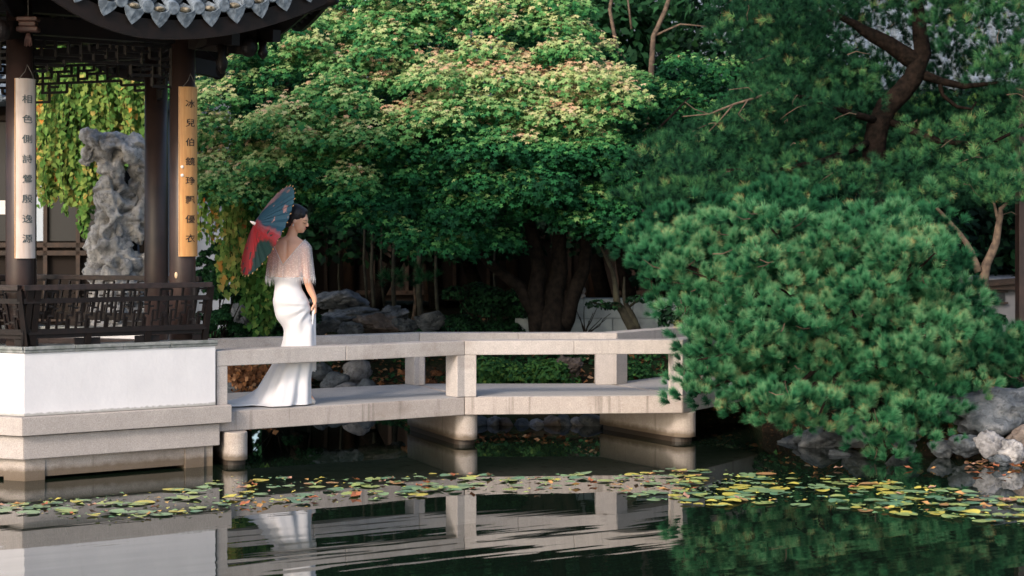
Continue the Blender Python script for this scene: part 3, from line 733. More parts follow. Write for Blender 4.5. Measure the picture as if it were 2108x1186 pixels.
def rock(c, r, m, seed, label, group=None, sub=3, amp=.35, name='rock', cat='rock', rotz=0):
    v, f = ico(sub); out = []
    cz, sz = math.cos(rotz), math.sin(rotz); sv = Vector((seed*3.7, seed*1.3, seed))
    for p in v:
        q = Vector(p); rg = abs(noise.noise(q*2.6+sv*1.7)); d = 1+amp*(noise.noise(q*1.1+sv)+.6*noise.noise(q*2.3+sv)+.34*noise.noise(q*5+sv)+.22*noise.noise(q*11+sv))-.22*max(0, .16-rg)/.16
        # flat facets
        for k in range(5):
            nn = Vector((math.sin(seed+k*2.1), math.cos(seed*1.7+k*1.3), math.sin(seed*.6+k*3.3))).normalized(); h = q.dot(nn)*d
            if h > .68: d *= 1-(h-.68)*.75
        q = q*d; x, y, z = q.x*r[0], q.y*r[1], q.z*r[2]
        out.append((c[0]+x*cz-y*sz, c[1]+x*sz+y*cz, c[2]+z))
    o = np_mesh(name, np.array(out), f, m, None, smooth=False)
    return tag(o, label, cat, group)
def rock_px(px, py, Y, w_, h_, m, seed, label, group=None, dep=None, **k):
    x, z = XZ(px, py, Y); return rock((x, Y, z), (w_*Y/F/2, dep or w_*Y/F/2*.8, h_*Y/F/2), m, seed, label, group, **k)
# rocks on the left bank behind the bride
big = [(700, 618, 22, 120, 50, 'weathered grey boulder crowning the rock pile right of the bride'), (735, 650, 21.6, 150, 36, 'flat grey slab stone in the middle of the dark rock pile'), (668, 668, 21, 80, 44, 'grey stone at the foot of the rock pile just right of the bride'),
       (775, 667, 21.2, 110, 40, 'brown-grey stone low at the right end of the rock pile'), (722, 680, 20.8, 60, 30, 'small pitted grey stone at the foot of the rock pile'), (887, 660, 20.5, 64, 44, 'rounded grey boulder left of the maple trunk'), (838, 672, 20.6, 50, 34, 'small dark stone left of the rounded boulder by the maple'),
       (497, 655, 20.2, 56, 78, 'tall grey boulder between the two yellow creepers'), (1172, 758, 18.3, 60, 50, 'pinkish round boulder beside the green bushes behind the bridge'), (812, 650, 22, 60, 40, 'dark stone behind the right end of the rock pile')]
for i, (a, b_, Y, w_, h_, lb) in enumerate(big): rock_px(a, b_, Y, w_, h_, BROWN if i in (3, 8) else ROCK, i+1, lb, sub=5, amp=.55)
G2 = 'shore stones seen under the left bridge rail'
for i, (a, b_, Y, w_, h_) in enumerate([(690, 785, 20, 60, 40), (735, 765, 20.3, 70, 50), (660, 765, 20.4, 50, 40), (715, 800, 19.6, 60, 30), (755, 795, 19.5, 40, 36), (480, 800, 20.3, 60, 34), (530, 795, 20.6, 60, 34), (600, 790, 20.4, 60, 36)]):
    rock_px(a, b_, Y, w_, h_, PALE if i in (1, 3) else ROCK, 20+i, ['grey shore stone right of the gown under the rail', 'pale shore stone nearest the far bridge post', 'upper grey shore stone just right of the gown', 'pale low shore stone at the edge of the deck', 'small grey shore stone touching the far bridge post', 'grey shore stone at the left end of the rail opening', 'grey shore stone left of the train under the rail', 'grey shore stone hidden behind the gown'][i], G2, sub=3, amp=.45)
G3 = 'retaining stones under the middle of the bridge'
for i in range(8):
    px = 985+i*30+random.uniform(-5, 5); rock_px(px, 872+random.uniform(-3, 3), 17.35, random.uniform(34, 48), random.uniform(26, 34), (ROCK, PALE, BROWN)[i % 3], 40+i, ['leftmost', 'second', 'third', 'fourth', 'fifth', 'sixth', 'seventh', 'rightmost'][i]+' rough stone from the left under the middle bridge deck', G3, sub=3, dep=.15, amp=.4)
rock_px(1215, 868, 17.3, 60, 40, ROCK, 55, 'dark stone at the waterline behind the right bridge pier', sub=3)
for i, (a, b_, Y, w_, h_, mm, lb) in enumerate([(2050, 850, 15.0, 230, 120, ROCK, 'big blue-grey boulder on the shore at the right edge'), (1990, 915, 14.6, 80, 50, ROCK, 'blue-grey block stone at the waterline right of the pine'), (2040, 920, 14.5, 70, 56, PALE, 'pale angular stone at the waterline below the big boulder'),
        (2085, 935, 14.35, 60, 60, PALE, 'whitest stone at the waterline at the right edge'), (2105, 900, 14.6, 60, 60, BROWN, 'pinkish stone above the whitest stone at the right edge'), (1940, 925, 14.8, 60, 44, ROCK, 'dark grey stone at the waterline under the pine tip'),
        (1690, 905, 15.6, 120, 60, ROCK, 'dark blue boulder in the shade under the pine'), (1780, 900, 15.4, 120, 60, ROCK, 'grey boulder under the middle of the pine'), (1860, 905, 15.2, 100, 60, ROCK, 'grey boulder under the right half of the pine'),
        (1640, 915, 15.9, 70, 50, ROCK, 'leftmost boulder in the shade under the pine'), (2062, 948, 14.3, 50, 26, ROCK, 'low wet stone in front of the pale shore stones'), (2015, 890, 15, 60, 44, PALE, 'pale stone wedged under the big shore boulder'), (1900, 880, 15.6, 110, 70, ROCK, 'blue boulder behind the pine tip'), (1730, 940, 15.0, 60, 24, ROCK, 'flat wet stone at the waterline under the pine')]):
    rock_px(a, b_, Y, w_, h_, mm, 60+i, lb, sub=4, amp=.5)
for i in range(16):
    x = 5.2+i*.55; rock((x+random.uniform(-.1, .1), shore(x)+.15, .08), (.3, .25, .2), ROCK, 90+i, 'grey edging stone along the right shore beyond the pine', 'edging stones of the right shore')

# upright scholar's rock seen through the pavilion
def taihu():
    Y = 18.2
    q = MB()
    def e(px, py, w_, h_, dy=0, rot=0, d=None):
        x, z = XZ(px, py, Y); q.ell((x, Y+dy, z), (w_*Y/F/2, (d or w_*.75)*Y/F/2, h_*Y/F/2), 20, 14, Matrix.Rotation(math.radians(rot), 3, 'Y'))
    for a in ((265, 312, 70, 44, 0, 25), (205, 292, 80, 44, -.02, 25), (185, 315, 34, 60, 0, 20), (235, 300, 76, 60, 0, 0), (228, 345, 60, 90, 0, 0), (230, 400, 66, 100, 0, 0), (285, 320, 60, 90, .04, -20), (290, 380, 56, 150, .08, 0), (282, 440, 60, 130, .05, 0), (232, 450, 76, 110, 0, 0),
              (222, 505, 96, 100, 0, 0), (240, 550, 120, 90, 0, 0), (205, 560, 80, 60, 0, 30), (280, 550, 70, 80, 0, 0), (245, 600, 130, 80, 0, 0), (250, 660, 150, 90, 0, 0)): e(*a)
    o = q.build('taihu_rock', TAIHU)
    md = o.modifiers.new('r', 'REMESH'); md.mode = 'VOXEL'; md.voxel_size = .014
    dg = bpy.context.evaluated_depsgraph_get(); me = bpy.data.meshes.new_from_object(o.evaluated_get(dg)); o.modifiers.clear(); o.data = me
    holes = [(236, 318, 16), (200, 330, 12), (268, 405, 22), (215, 455, 12), (225, 482, 14), (262, 470, 10), (280, 515, 18), (245, 540, 13), (262, 365, 18), (295, 470, 14), (205, 545, 14), (240, 385, 10), (255, 430, 13)]
    hc = [(P(a, b_, Y-.12), r*Y/F) for a, b_, r in holes]
    co = np.empty(len(me.vertices)*3, np.float32); me.vertices.foreach_get('co', co); co = co.reshape(-1, 3)
    no = np.empty(len(me.vertices)*3, np.float32); me.vertex_normals.foreach_get('vector', no); no = no.reshape(-1, 3)
    for i in range(len(co)):
        p = Vector(co[i]); d = .035*noise.noise(p*4)+.04*noise.noise(p*9)+.024*noise.noise(p*20)+.012*noise.noise(p*40); r_ = abs(noise.noise(p*6+Vector((5, 2, 1)))); d -= .05*max(0, .18-r_)/.18
        for c_, rr in hc:
            q2 = Vector((p.x-c_.x, (p.y-c_.y)*.35, p.z-c_.z)).length
            if q2 < rr: d -= .11*(1-(q2/rr)**2)
        co[i] += no[i]*d
    me.vertices.foreach_set('co', co.ravel()); me.materials.clear(); me.materials.append(TAIHU)
    me.polygons.foreach_set('use_smooth', [True]*len(me.polygons)); me.update()
    tag(o, 'tall pitted upright limestone rock seen through the pavilion opening', 'rock')
taihu()

# ------------------------------------------------------------------ background buildings and walls
def hall(name, label, x0, x1, Y, zb, zt, roof_z, bays, m_wall, lattice=True, deep=3, glass=False):
    h = thing(name, label, 'building', ((x0+x1)/2, Y, zb))
    q = MB(); q.box(x0, x1, Y+.12, Y+deep, zb, zt); q.build('wall', m_wall, h)
    n = bays; wdt = (x1-x0)/n
    for i in range(n+1):
        q = MB(); q.tube([(x0+wdt*i, Y, zb), (x0+wdt*i, Y, zt)], .09, 12); q.build('column', PANELWOOD, h, smooth=True)
    if lattice:
        for i in range(n):
            a = x0+wdt*i+.1; b_ = x0+wdt*(i+1)-.1
            for z in (zb+.12, zb+.95, zb+1.05, zt-.15): unit_bar('cross_rail', (a, Y+.05, z), (b_, Y+.05, z), .05, .06, PANELWOOD, h)
            k = 4
            for j in range(1, k): 
                x = a+(b_-a)*j/k; unit_bar('mullion', (x, Y+.05, zb+.1), (x, Y+.05, zt-.1), .05, .05, PANELWOOD, h)
            if glass:
                for j in range(k):
                    xa = a+(b_-a)*j/k+.03; xb = a+(b_-a)*(j+1)/k-.03; q = MB(); q.box(xa, xb, Y+.09, Y+.10, zb+1.1, zt-.2); q.build('pane', GLASS if j in (1,) else DARKGLASS, h)
    q = MB(); ov = .9
    q.add([(x0-.5, Y-ov, zt), (x1+.5, Y-ov, zt), (x1+.5, Y+deep/2, roof_z), (x0-.5, Y+deep/2, roof_z), (x1+.5, Y+deep+ov, zt), (x0-.5, Y+deep+ov, zt)], [(0, 1, 2, 3), (3, 2, 4, 5), (0, 5, 4, 1), (0, 3, 5), (1, 4, 2)]); q.build('roof', TILE, h)
    # tile ribs of the front slope, past what can be picked apart
    q = MB(); x = x0-.45
    while x < x1+.45: q.tube([(x, Y-ov-.03, zt+.03), (x, Y+deep/2, roof_z+.03)], .055, 6); x += .17
    r = q.build('roof_rib', TILE, h); r['kind'] = 'stuff'
    for j in range(14):
        t_ = j/14; z = zt+(roof_z-zt)*t_+.03; y = Y-ov+(deep/2+ov)*t_; unit_bar('tile_course', (x0-.5, y, z), (x1+.5, y, z), .05, .03, TILE, h)
    return h
DARKGLASS = mat('dark_pane', (.012, .013, .015), .35, .3)
DARKWALL = mat('shaded_timber_wall', (.018, .014, .012), .8, .1)  # near-black timber colour also holds the shade under the trees
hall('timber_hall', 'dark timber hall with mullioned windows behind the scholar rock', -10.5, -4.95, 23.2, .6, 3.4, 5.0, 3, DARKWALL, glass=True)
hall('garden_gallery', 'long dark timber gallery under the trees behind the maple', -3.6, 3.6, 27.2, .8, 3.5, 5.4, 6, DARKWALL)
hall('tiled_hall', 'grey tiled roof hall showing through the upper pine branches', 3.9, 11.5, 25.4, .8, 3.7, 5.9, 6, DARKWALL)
gw = thing('garden_wall', 'pale plastered garden wall right of the pavilion column', 'wall', (-4, 24.5, .6))
BLUEWALL = mat('pale_grey_plaster', (.26, .30, .36), .9, .1, color2=(.21, .245, .30), noise_scale=2)
q = MB(); q.box(-5.9, -3.72, 24.4, 24.65, .5, 4.3); q.build('wall_body', BLUEWALL, gw)
for i in range(11): unit_bar('cap_tile', (-5.9+i*.19, 24.3, 4.36), (-5.9+i*.19+.17, 24.3, 4.36), .5, .1, TILE, gw)
lw = thing('low_stone_wall', 'low blue-grey block wall right of the maple trunk', 'wall', (1.5, 19.9, .6))
BW = mat('blue_grey_block', (.36, .41, .43), .85, .15, color2=(.25, .29, .31), noise_scale=7, bump=.004)
ux = .3
for r_ in range(3):
    x = .25-(.22 if r_ % 2 else 0)
    while x < 3.6:
        q = MB(); q.box(x+.003, x+.527, 20.0+random.uniform(-.006, .006), 20.28, .45+r_*.215, .45+r_*.215+.211); q.build('block', BW, lw, bevel=.004); x += .53
q = MB(); q.ell(P(1202, 598, 19.9), (.02, .02, .035), 10, 8); q.ell(P(1200, 610, 19.9), (.03, .03, .03), 10, 8)
tag(q.build('bird_figure', PALE, smooth=True), 'small white bird figure perched on the low block wall by the maple', 'bird figure')
x, z = XZ(2096, 395, 17.6)
q = MB(); x += .03; q.box(x-.02, x+.12, 17.6, 17.75, .3, 3.2); q2 = tag(q.build('timber_post', COLWOOD, bevel=.006), 'dark red-brown timber post at the right edge', 'post')
hut = thing('low_pavilion_base', 'low grey plastered shed with a small dark window behind the pine at right', 'shed', (5.3, 19.5, .5))
q = MB(); x0, zt = XZ(2015, 555, 19.5); q.box(x0, x0+3, 19.5, 21.5, .3, zt-.1); q.build('wall', mat('dull_grey_plaster', (.16, .16, .165), .9), hut)  # one even dull grey for the shed wall
unit_bar('beam', (x0-.15, 19.4, zt-.16), (x0+3, 19.4, zt+.1), .09, .06, PANELWOOD, hut)
unit_bar('sill', (x0, 19.43, XZ(0, 590, 19.5)[1]), (x0+3, 19.43, XZ(0, 590, 19.5)[1]), .07, .06, PANELWOOD, hut)
q = MB(); wx, wz = XZ(2050, 612, 19.45); q.box(wx-.08, wx+.1, 19.47, 19.49, wz-.05, wz+.05); wi = q.build('window', DARKGLASS, hut)
for dz in (-.06, .06): unit_bar('frame', (wx-.12, 19.46, wz+dz), (wx+.13, 19.46, wz+dz), .03, .02, PANELWOOD, wi)

# ------------------------------------------------------------------ trees
def tree_limbs(root, paths, m, names=None):
    for i, (pts, rads) in enumerate(paths):
        P_ = [Vector(p) for p in pts]
        # smooth a little with midpoint wobble
        q = []; rr = []
        for k in range(len(P_)-1):
            q += [P_[k], P_[k].lerp(P_[k+1], .5)+Vector((random.uniform(-.5, .5), random.uniform(-.5, .5), 0))*rads[k]*.5]; rr += [rads[k], (rads[k]+rads[k+1])/2]
        q.append(P_[-1]); rr.append(rads[-1]); b = MB(); b.tube(q, [v*(.84 if root.name.startswith('maple') else 1) for v in rr], 10 if rads[0] > .03 else 6); b.build('trunk' if i == 0 else 'limb', m, root, smooth=True)
maple = thing('maple_tree', 'large spreading maple with yellow-pink tinged crown behind the bridge', 'tree', tuple(P(1130, 700, 19.2)))
Ym = 19.2
def MP(a, b_, dy=0): return P(a, b_, Ym+dy*.4)
limbs = [([MP(1133, 712), MP(1135, 660), MP(1140, 600), MP(1150, 520), MP(1160, 420), MP(1150, 330, .2)], [.21, .17, .13, .095, .07, .04]),
    ([MP(1112, 700), MP(1105, 640), MP(1110, 560), MP(1090, 460), MP(1070, 380), MP(1010, 300, -.4), MP(930, 230, -.8), MP(850, 170, -1)], [.13, .12, .10, .075, .06, .045, .03, .015]),
    ([MP(1150, 690), MP(1175, 620), MP(1200, 560), MP(1205, 480), MP(1180, 380, .2), MP(1230, 260, .3), MP(1300, 160, .5)], [.12, .10, .085, .07, .05, .035, .015]),
    ([MP(1105, 650), MP(1070, 590), MP(1010, 545), MP(960, 490), MP(930, 430, -.5), MP(850, 350, -.9), MP(700, 290, -1.2)], [.09, .075, .06, .05, .035, .025, .012]),
    ([MP(1090, 460), MP(1095, 380), MP(1085, 250), MP(1100, 130, .3)], [.06, .05, .035, .015]),
    ([MP(1010, 300, -.4), MP(900, 300, -.8), MP(760, 240, -1), MP(620, 230, -1.2)], [.04, .03, .02, .01]),
    ([MP(1150, 330, .2), MP(1080, 200), MP(1000, 100), MP(900, 60)], [.04, .03, .02, .01]),
    ([MP(930, 230, -.8), MP(860, 90, -.6), MP(800, 30, -.4)], [.025, .018, .01]),
    ([MP(1180, 380), MP(1260, 330), MP(1340, 280), MP(1420, 200)], [.045, .035, .022, .01]),
    ([MP(700, 290, -1.2), MP(600, 330, -1.3), MP(500, 360, -1.4)], [.014, .01, .006])]
tree_limbs(maple, limbs, BARK)
mp_poly = [(395, 150), (450, 100), (560, 70), (680, 20), (720, -60), (1130, -60), (1180, 60), (1290, 100), (1330, 180), (1420, 110), (1510, 140), (1500, 300), (1400, 330), (1330, 400), (1260, 490), (1180, 450), (1090, 455), (1010, 520), (930, 510), (830, 500), (760, 470), (660, 465), (640, 410), (560, 400), (500, 420), (395, 400)]
tv, tt = t_maple(); parts = []
cl = sample_poly(mp_poly, 245, 36)
cl = np.array([c for c in cl if abs(noise.noise(Vector((c[0]*.007-c[1]*.003, c[1]*.016, 2.7)))) > .05])
cl = cl[np.argsort(cl[:, 1])]
for (a, b_) in cl:
    cen = 1-min(1, abs(a-900)/600)
    dy = -1.5*math.sqrt(max(0, 1-((a-880)/560)**2))*(.35+.65*min(1, max(0, b_+60)/330)) + rng.uniform(-.25, .35)
    if a > 1290: dy = rng.uniform(.3, .9)
    Y = Ym+.6+dy; x, z = XZ(a, b_, Y); rx = rng.uniform(.16, .44); n = int(340*(rx/.32)**2)
    low = max(0, (b_-250)/220)
    p, nn = dome((x, Y, z), rx, rx*.9, rx*rng.uniform(.28, .46), n, .0)
    # droop the rim and make the clump ragged
    rr2 = np.hypot(p[:, 0]-x, p[:, 1]-Y)/rx; p[:, 2] -= .10*rr2**2*rx/.3; p += rng.normal(0, .03, p.shape); p[:, 2] += .06*np.sin(p[:, 0]*23+a)*np.cos(p[:, 1]*19+b_)
    nn = nn/np.linalg.norm(nn, axis=1, keepdims=True)*.6+np.array([-.1, -.5, .75])+rng.normal(0, .30, (n, 3))
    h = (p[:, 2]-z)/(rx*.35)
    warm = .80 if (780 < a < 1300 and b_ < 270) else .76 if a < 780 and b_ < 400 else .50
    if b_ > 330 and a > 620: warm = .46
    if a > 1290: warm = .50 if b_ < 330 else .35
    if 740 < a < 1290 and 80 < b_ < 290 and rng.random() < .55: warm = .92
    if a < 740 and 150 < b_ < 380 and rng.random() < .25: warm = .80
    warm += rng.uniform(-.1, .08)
    ti = warm-.24+.24*np.clip(h, -1, 1)+rng.normal(0, .12, n)+rng.uniform(-.06, .06)  # lit clump tops painted in as lighter tint, along with autumn turning
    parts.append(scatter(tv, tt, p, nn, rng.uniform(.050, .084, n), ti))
# inner leaves filling the crown, tinted dark to paint in its shade
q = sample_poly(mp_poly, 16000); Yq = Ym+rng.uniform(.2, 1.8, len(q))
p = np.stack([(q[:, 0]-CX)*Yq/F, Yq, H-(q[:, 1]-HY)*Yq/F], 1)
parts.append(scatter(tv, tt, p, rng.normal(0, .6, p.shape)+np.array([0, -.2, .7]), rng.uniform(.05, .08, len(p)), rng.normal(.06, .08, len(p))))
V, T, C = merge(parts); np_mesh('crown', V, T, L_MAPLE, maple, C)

# pine needles
TUFTS = [t_tuft(150, s, .92, .030) for s in range(5)]
TUFTS2 = [t_tuft(74, 20+s, 1.05, .030) for s in range(5)]
def pine_crown(parent, clumps, per, size, tufts, spread=.8, base=.62, brown=.03, m=None):
    parts = []; K = len(tufts)
    for (c, rx, ry, rz, tn) in clumps:
        n = max(4, int(per*rx*rx/.05)); p, nn = dome(c, rx, ry, rz, n, -.35)
        nn = nn/np.linalg.norm(nn, axis=1, keepdims=True)+np.array([0, -.15, .65])+rng.normal(0, .3, (n, 3))*spread
        ti = np.full(n, base+tn)+rng.normal(0, .08, n)-.18*(p[:, 2] < c[2]); br_ = rng.random(n) < brown; ti[br_] = rng.uniform(.9, 1.05, br_.sum())  # tufts low on a clump are tinted darker, as painted underside shade
        kk = rng.integers(0, K, n)
        for k in range(K):
            s = kk == k
            if s.any(): parts.append(scatter(tufts[k][0], tufts[k][1], p[s], nn[s], size*rng.uniform(.75, 1.2, s.sum()), ti[s], tipv=tufts[k][2]))
    V, T, C = merge(parts); return np_mesh('crown', V, T, m or L_PINE, parent, C)
fp = [(1290, 545), (1310, 505), (1350, 460), (1420, 440), (1480, 425), (1600, 420), (1700, 430), (1800, 420), (1900, 440), (1945, 480), (1965, 520), (1950, 560), (2000, 600), (2020, 680), (2150, 720), (2150, 790), (2010, 800), (2010, 850), (1970, 890), (1940, 910), (1890, 930), (1840, 940), (1800, 910), (1760, 880), (1640, 880), (1560, 860), (1490, 830), (1420, 820), (1375, 815), (1385, 770), (1420, 720), (1390, 640), (1340, 590)]
fpine = thing('spreading_pine', 'dense low spreading pine mound overhanging the water at the bridge end', 'pine', (2.9, 15.3, .35))
Cx, Cz = XZ(1680, 650, 15)
def fp_Y(a, b_): 
    u = ((a-1690)/420)**2+((b_-660)/330)**2
    return 15.35-1.1*math.sqrt(max(0, 1-u*.92))-.62*noise.noise(Vector((a*.011, b_*.020, 4.2)))
fpc = np.mean(np.array(fp), 0); fp_in = [tuple(fpc+(np.array(v)-fpc)*.93) for v in fp]; fp_in = [(max(x_i, 1335+(x_i-1335)*.4) if x_i < 1335 else x_i, y_i) for x_i, y_i in fp_in]
cl = sample_poly(fp_in, 330, 22); cl = np.array([c for c in cl if abs(noise.noise(Vector((c[0]*.009+c[1]*.004, c[1]*.019, 9.1)))) > .055]); cl = cl[np.argsort(cl[:, 1])]
clumps = []
for (a, b_) in cl:
    Y = fp_Y(a, b_)+rng.uniform(-.12, .22)
    if a > 2010: Y = 15.6
    x, z = XZ(a, b_, Y); r = rng.uniform(.09, .24); clumps.append(((x, Y, z-.03), r, r*.9, r*rng.uniform(.45, .8), rng.uniform(-.12, .12)))
for (a, b_) in [(1840, 935), (1815, 945), (1850, 950), (1790, 915), (1870, 925), (1900, 915), (1760, 900), (1700, 890), (1640, 880), (1580, 870), (1520, 850), (1455, 830), (1400, 820), (1940, 900), (1830, 925), (1730, 895), (1665, 880)]:
    x, z = XZ(a, b_, 14.45+rng.uniform(-.1, .2)); clumps.append(((x, 14.5, z), .13, .13, .08, -.02))
for (a, b_) in sample_poly([(1960, 590), (2010, 640), (2060, 700), (2150, 715), (2150, 800), (2010, 800)], 40):
    x, z = XZ(a, b_, 15.7+rng.uniform(-.2, .2)); clumps.append(((x, 15.7, z), rng.uniform(.12, .2), .17, .10, -.06))
for (a, b_) in sample_poly(fp, 150):
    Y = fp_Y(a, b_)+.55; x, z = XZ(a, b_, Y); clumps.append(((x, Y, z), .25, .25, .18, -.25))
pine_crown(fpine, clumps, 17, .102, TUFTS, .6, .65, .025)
tree_limbs(fpine, [([(3.1, 15.5, .2), (2.9, 15.4, .7), (2.6, 15.3, 1.1), (2.3, 15.2, 1.5)], [.12, .1, .07, .03])]+[([(2.85, 15.4, .8+.25*random.random()), (lambda c: ((c[0]+2.8)/2, c[1]+.4, (c[2]+1)/2))(clumps[k][0]), clumps[k][0]], [.04, .022, .006]) for k in range(0, len(clumps)-150, 7)], PINEBARK)
# upper pine
up = thing('pine_tree', 'tall dark-trunked pine with leaning trunk filling the upper right', 'pine', (4.1, 18, .6))
def UP(a, b_, dy=0): return P(a, b_, 18+dy)
tree_limbs(up, [([UP(1790, 700), UP(1795, 480), UP(1800, 300), UP(1825, 220), UP(1880, 160), UP(1900, 110), UP(1890, 20), UP(1880, -60)], [.15, .14, .115, .11, .10, .085, .06, .03]),
    ([UP(1895, 130), UP(1850, 105), UP(1800, 75), UP(1760, 50), UP(1700, 20)], [.10, .085, .07, .04, .02]),
    ([UP(1890, 150), UP(1940, 168), UP(1985, 178), UP(2060, 170, -.3)], [.055, .04, .03, .012]),
    ([UP(1935, 165), UP(1940, 195), UP(1970, 220), UP(2000, 225), UP(2010, 210)], [.025, .02, .018, .012, .008]),
    ([UP(1810, 250), UP(1740, 230, -.3), UP(1660, 200, -.5), UP(1590, 195, -.7)], [.04, .03, .02, .01]),
    ([UP(1800, 290), UP(1700, 330, -.4), UP(1600, 350, -.7), UP(1450, 350, -.9)], [.04, .03, .02, .01]),
    ([UP(1830, 250), UP(1930, 290, -.4), UP(2030, 300, -.6), UP(2110, 260, -.6)], [.04, .03, .02, .01])], PINEBARK)
tw = [([P(1600, 185, 17.2), P(1560, 200, 17.1), P(1510, 215, 17), P(1460, 235, 17), P(1405, 240, 17)], [.016, .013, .011, .008, .004]), ([P(1510, 215, 17), P(1480, 250, 17), P(1450, 280, 17)], [.008, .006, .003]), ([P(1540, 205, 17), P(1520, 235, 17), P(1535, 250, 17)], [.007, .005, .003]), ([P(1460, 235, 17), P(1430, 225, 17), P(1410, 210, 17)], [.006, .004, .003]), ([P(1560, 200, 17.1), P(1540, 180, 17), P(1500, 185, 17)], [.006, .004, .003])]
for pts, rr in tw:
    q = MB(); q.tube(pts, rr, 6); q.build('bare_twig', PALEBARK, up, smooth=True)
q = MB()
for k in range(110):
    c = clumps[int(rng.integers(0, len(clumps)-150))][0]; a = Vector(c)+Vector(rng.normal(0, .06, 3)); d = Vector((random.uniform(-.16, .16), random.uniform(-.14, .02), random.uniform(-.02, .10))); q.tube([a, a+d*.5+Vector((0, 0, -.015)), a+d], [.005, .004, .002], 5)
q = q.build('twig', PALEBARK, fpine); q['kind'] = 'stuff'
up_poly = [(1300, 380), (1330, 320), (1400, 290), (1480, 250), (1570, 200), (1540, 140), (1500, 90), (1500, 20), (1540, -50), (2170, -50), (2170, 420), (2090, 430), (2000, 410), (1950, 430), (1850, 420), (1700, 400), (1560, 400), (1450, 420), (1360, 440), (1300, 420)]
holes = [(1480, 300, 26, 14), (1700, 180, 30, 20), (1680, 60, 24, 18), (1990, 120, 26, 18), (2060, 230, 26, 20), (1560, 120, 22, 20), (1940, 340, 30, 16), (1790, 100, 66, 50), (1835, 230, 46, 75), (1890, 150, 30, 30), (1965, 215, 62, 45), (1590, 262, 36, 22), (1625, 300, 24, 22), (2075, 70, 36, 34), (1870, 50, 26, 22), (1760, 300, 30, 20)]
clumps = []
for (a, b_) in sample_poly(up_poly, 330, 26, holes):
    Y = 17.3+rng.uniform(-.5, .8)-(.6 if b_ > 320 else 0)-(.3 if a > 2000 else 0); x, z = XZ(a, b_, Y); r = rng.uniform(.15, .28)
    if any(((a-h[0])/(h[2]+22))**2+((b_-h[1])/(h[3]+22))**2 < 1 for h in holes): r = .12
    tn = .07 if a > 1790 and rng.random() < .7 else -.08 if (a < 1750 and b_ < 330) else -.03 if b_ < 300 else -.02
    clumps.append(((x, Y, z), r, r*.9, r*.5, tn+rng.uniform(-.14, .16)))
for (a, b_) in sample_poly(up_poly, 260, 24, [(h[0], h[1], h[2]*.8, h[3]*.8) for h in holes]):
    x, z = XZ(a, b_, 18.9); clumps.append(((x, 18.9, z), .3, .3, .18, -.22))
TRUNKLINE = [(1800, 300), (1800, 260), (1825, 220), (1850, 190), (1885, 155), (1900, 110), (1850, 105), (1805, 78), (1940, 168), (1985, 178)]
clumps = [c for c in clumps if c[0][1] > 18.2 or min(math.hypot(c[0][0]*F/c[0][1]+CX-u_, (H-c[0][2])*F/c[0][1]+HY-v_) for u_, v_ in TRUNKLINE) > 44]
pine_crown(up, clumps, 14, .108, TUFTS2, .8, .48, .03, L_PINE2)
q = MB()
for k in range(70):
    c = clumps[int(rng.integers(0, len(clumps)))][0]; a = Vector(c)+Vector(rng.normal(0, .12, 3)); d = Vector((random.uniform(-.25, .25), random.uniform(-.1, .15), random.uniform(-.14, .02))); q.tube([a, a+d*.35+Vector((.01, 0, .03)), a+d*.7+Vector((-.01, 0, .012)), a+d], [.005, .004, .003, .002], 5)
q = q.build('twig', PALEBARK, up); q['kind'] = 'stuff'
# pale forked small tree at right
ft = thing('forked_sapling', 'small pale-barked forked tree between the pine and the timber post', 'tree', tuple(P(2025, 560, 16.6)))
tree_limbs(ft, [([P(2020, 600, 16.6), P(2030, 545, 16.6), P(2050, 500, 16.6), P(2056, 460, 16.6), P(2060, 430, 16.6), P(2085, 405, 16.6)], [.05, .042, .036, .03, .02, .008]), ([P(2056, 460, 16.6), P(2048, 425, 16.6), P(2044, 400, 16.6)], [.02, .012, .006]),
    ([P(2015, 560, 16.6), P(2000, 520, 16.6), P(1975, 480, 16.6), P(1930, 430, 16.6), P(1905, 410, 16.6)], [.04, .03, .022, .015, .006])], PALEBARK)
pine_crown(ft, [((*P(a, b_, 16.4),), .2, .2, .1, 0) for a, b_ in ((2060, 380), (2100, 390), (2020, 385), (1930, 400), (2090, 350))], 12, .1, TUFTS2)
# leaning mossy stem in front of the low wall
ls = thing('leaning_shrub', 'bare leaning mossy shrub in front of the low block wall', 'shrub', tuple(P(1305, 690, 19)))
tree_limbs(ls, [([P(1308, 690, 19), P(1290, 655, 19), P(1270, 625, 19), P(1262, 560, 19), P(1240, 515, 19), P(1228, 490, 19)], [.06, .05, .04, .022, .012, .006]), ([P(1316, 690, 19), P(1300, 650, 19), P(1285, 615, 19), P(1285, 570, 19)], [.045, .04, .02, .01]), ([P(1285, 640, 19), P(1310, 620, 19), P(1330, 600, 19)], [.02, .012, .006]), ([P(1270, 630, 19), P(1240, 628, 19), P(1215, 622, 19)], [.02, .012, .006]), ([P(1330, 530, 18.7), P(1345, 500, 18.7), P(1360, 470, 18.7)], [.006, .005, .004])], MOSSBARK)
leafy('leaves', '', '', [((*P(a, b_, 18.95),), .12, .1, .05) for a, b_ in ((1230, 628), (1260, 632), (1310, 618))], 60, .06, L_GREEN, .1, ls)
tw2 = thing('bare_twig_shrub', 'low dark bare twigs against the block wall beside the maple trunk', 'shrub', tuple(P(1205, 690, 19.3)))
for k in range(9):
    q = MB(); a = P(1205, 690, 19.3); b_ = P(1185+k*9, 640+random.uniform(-10, 25), 19.3); q.tube(branch_path(a, b_, 4, .1), [.008, .007, .005, .004, .003], 5); q.build('twig', BARK, tw2, smooth=True)

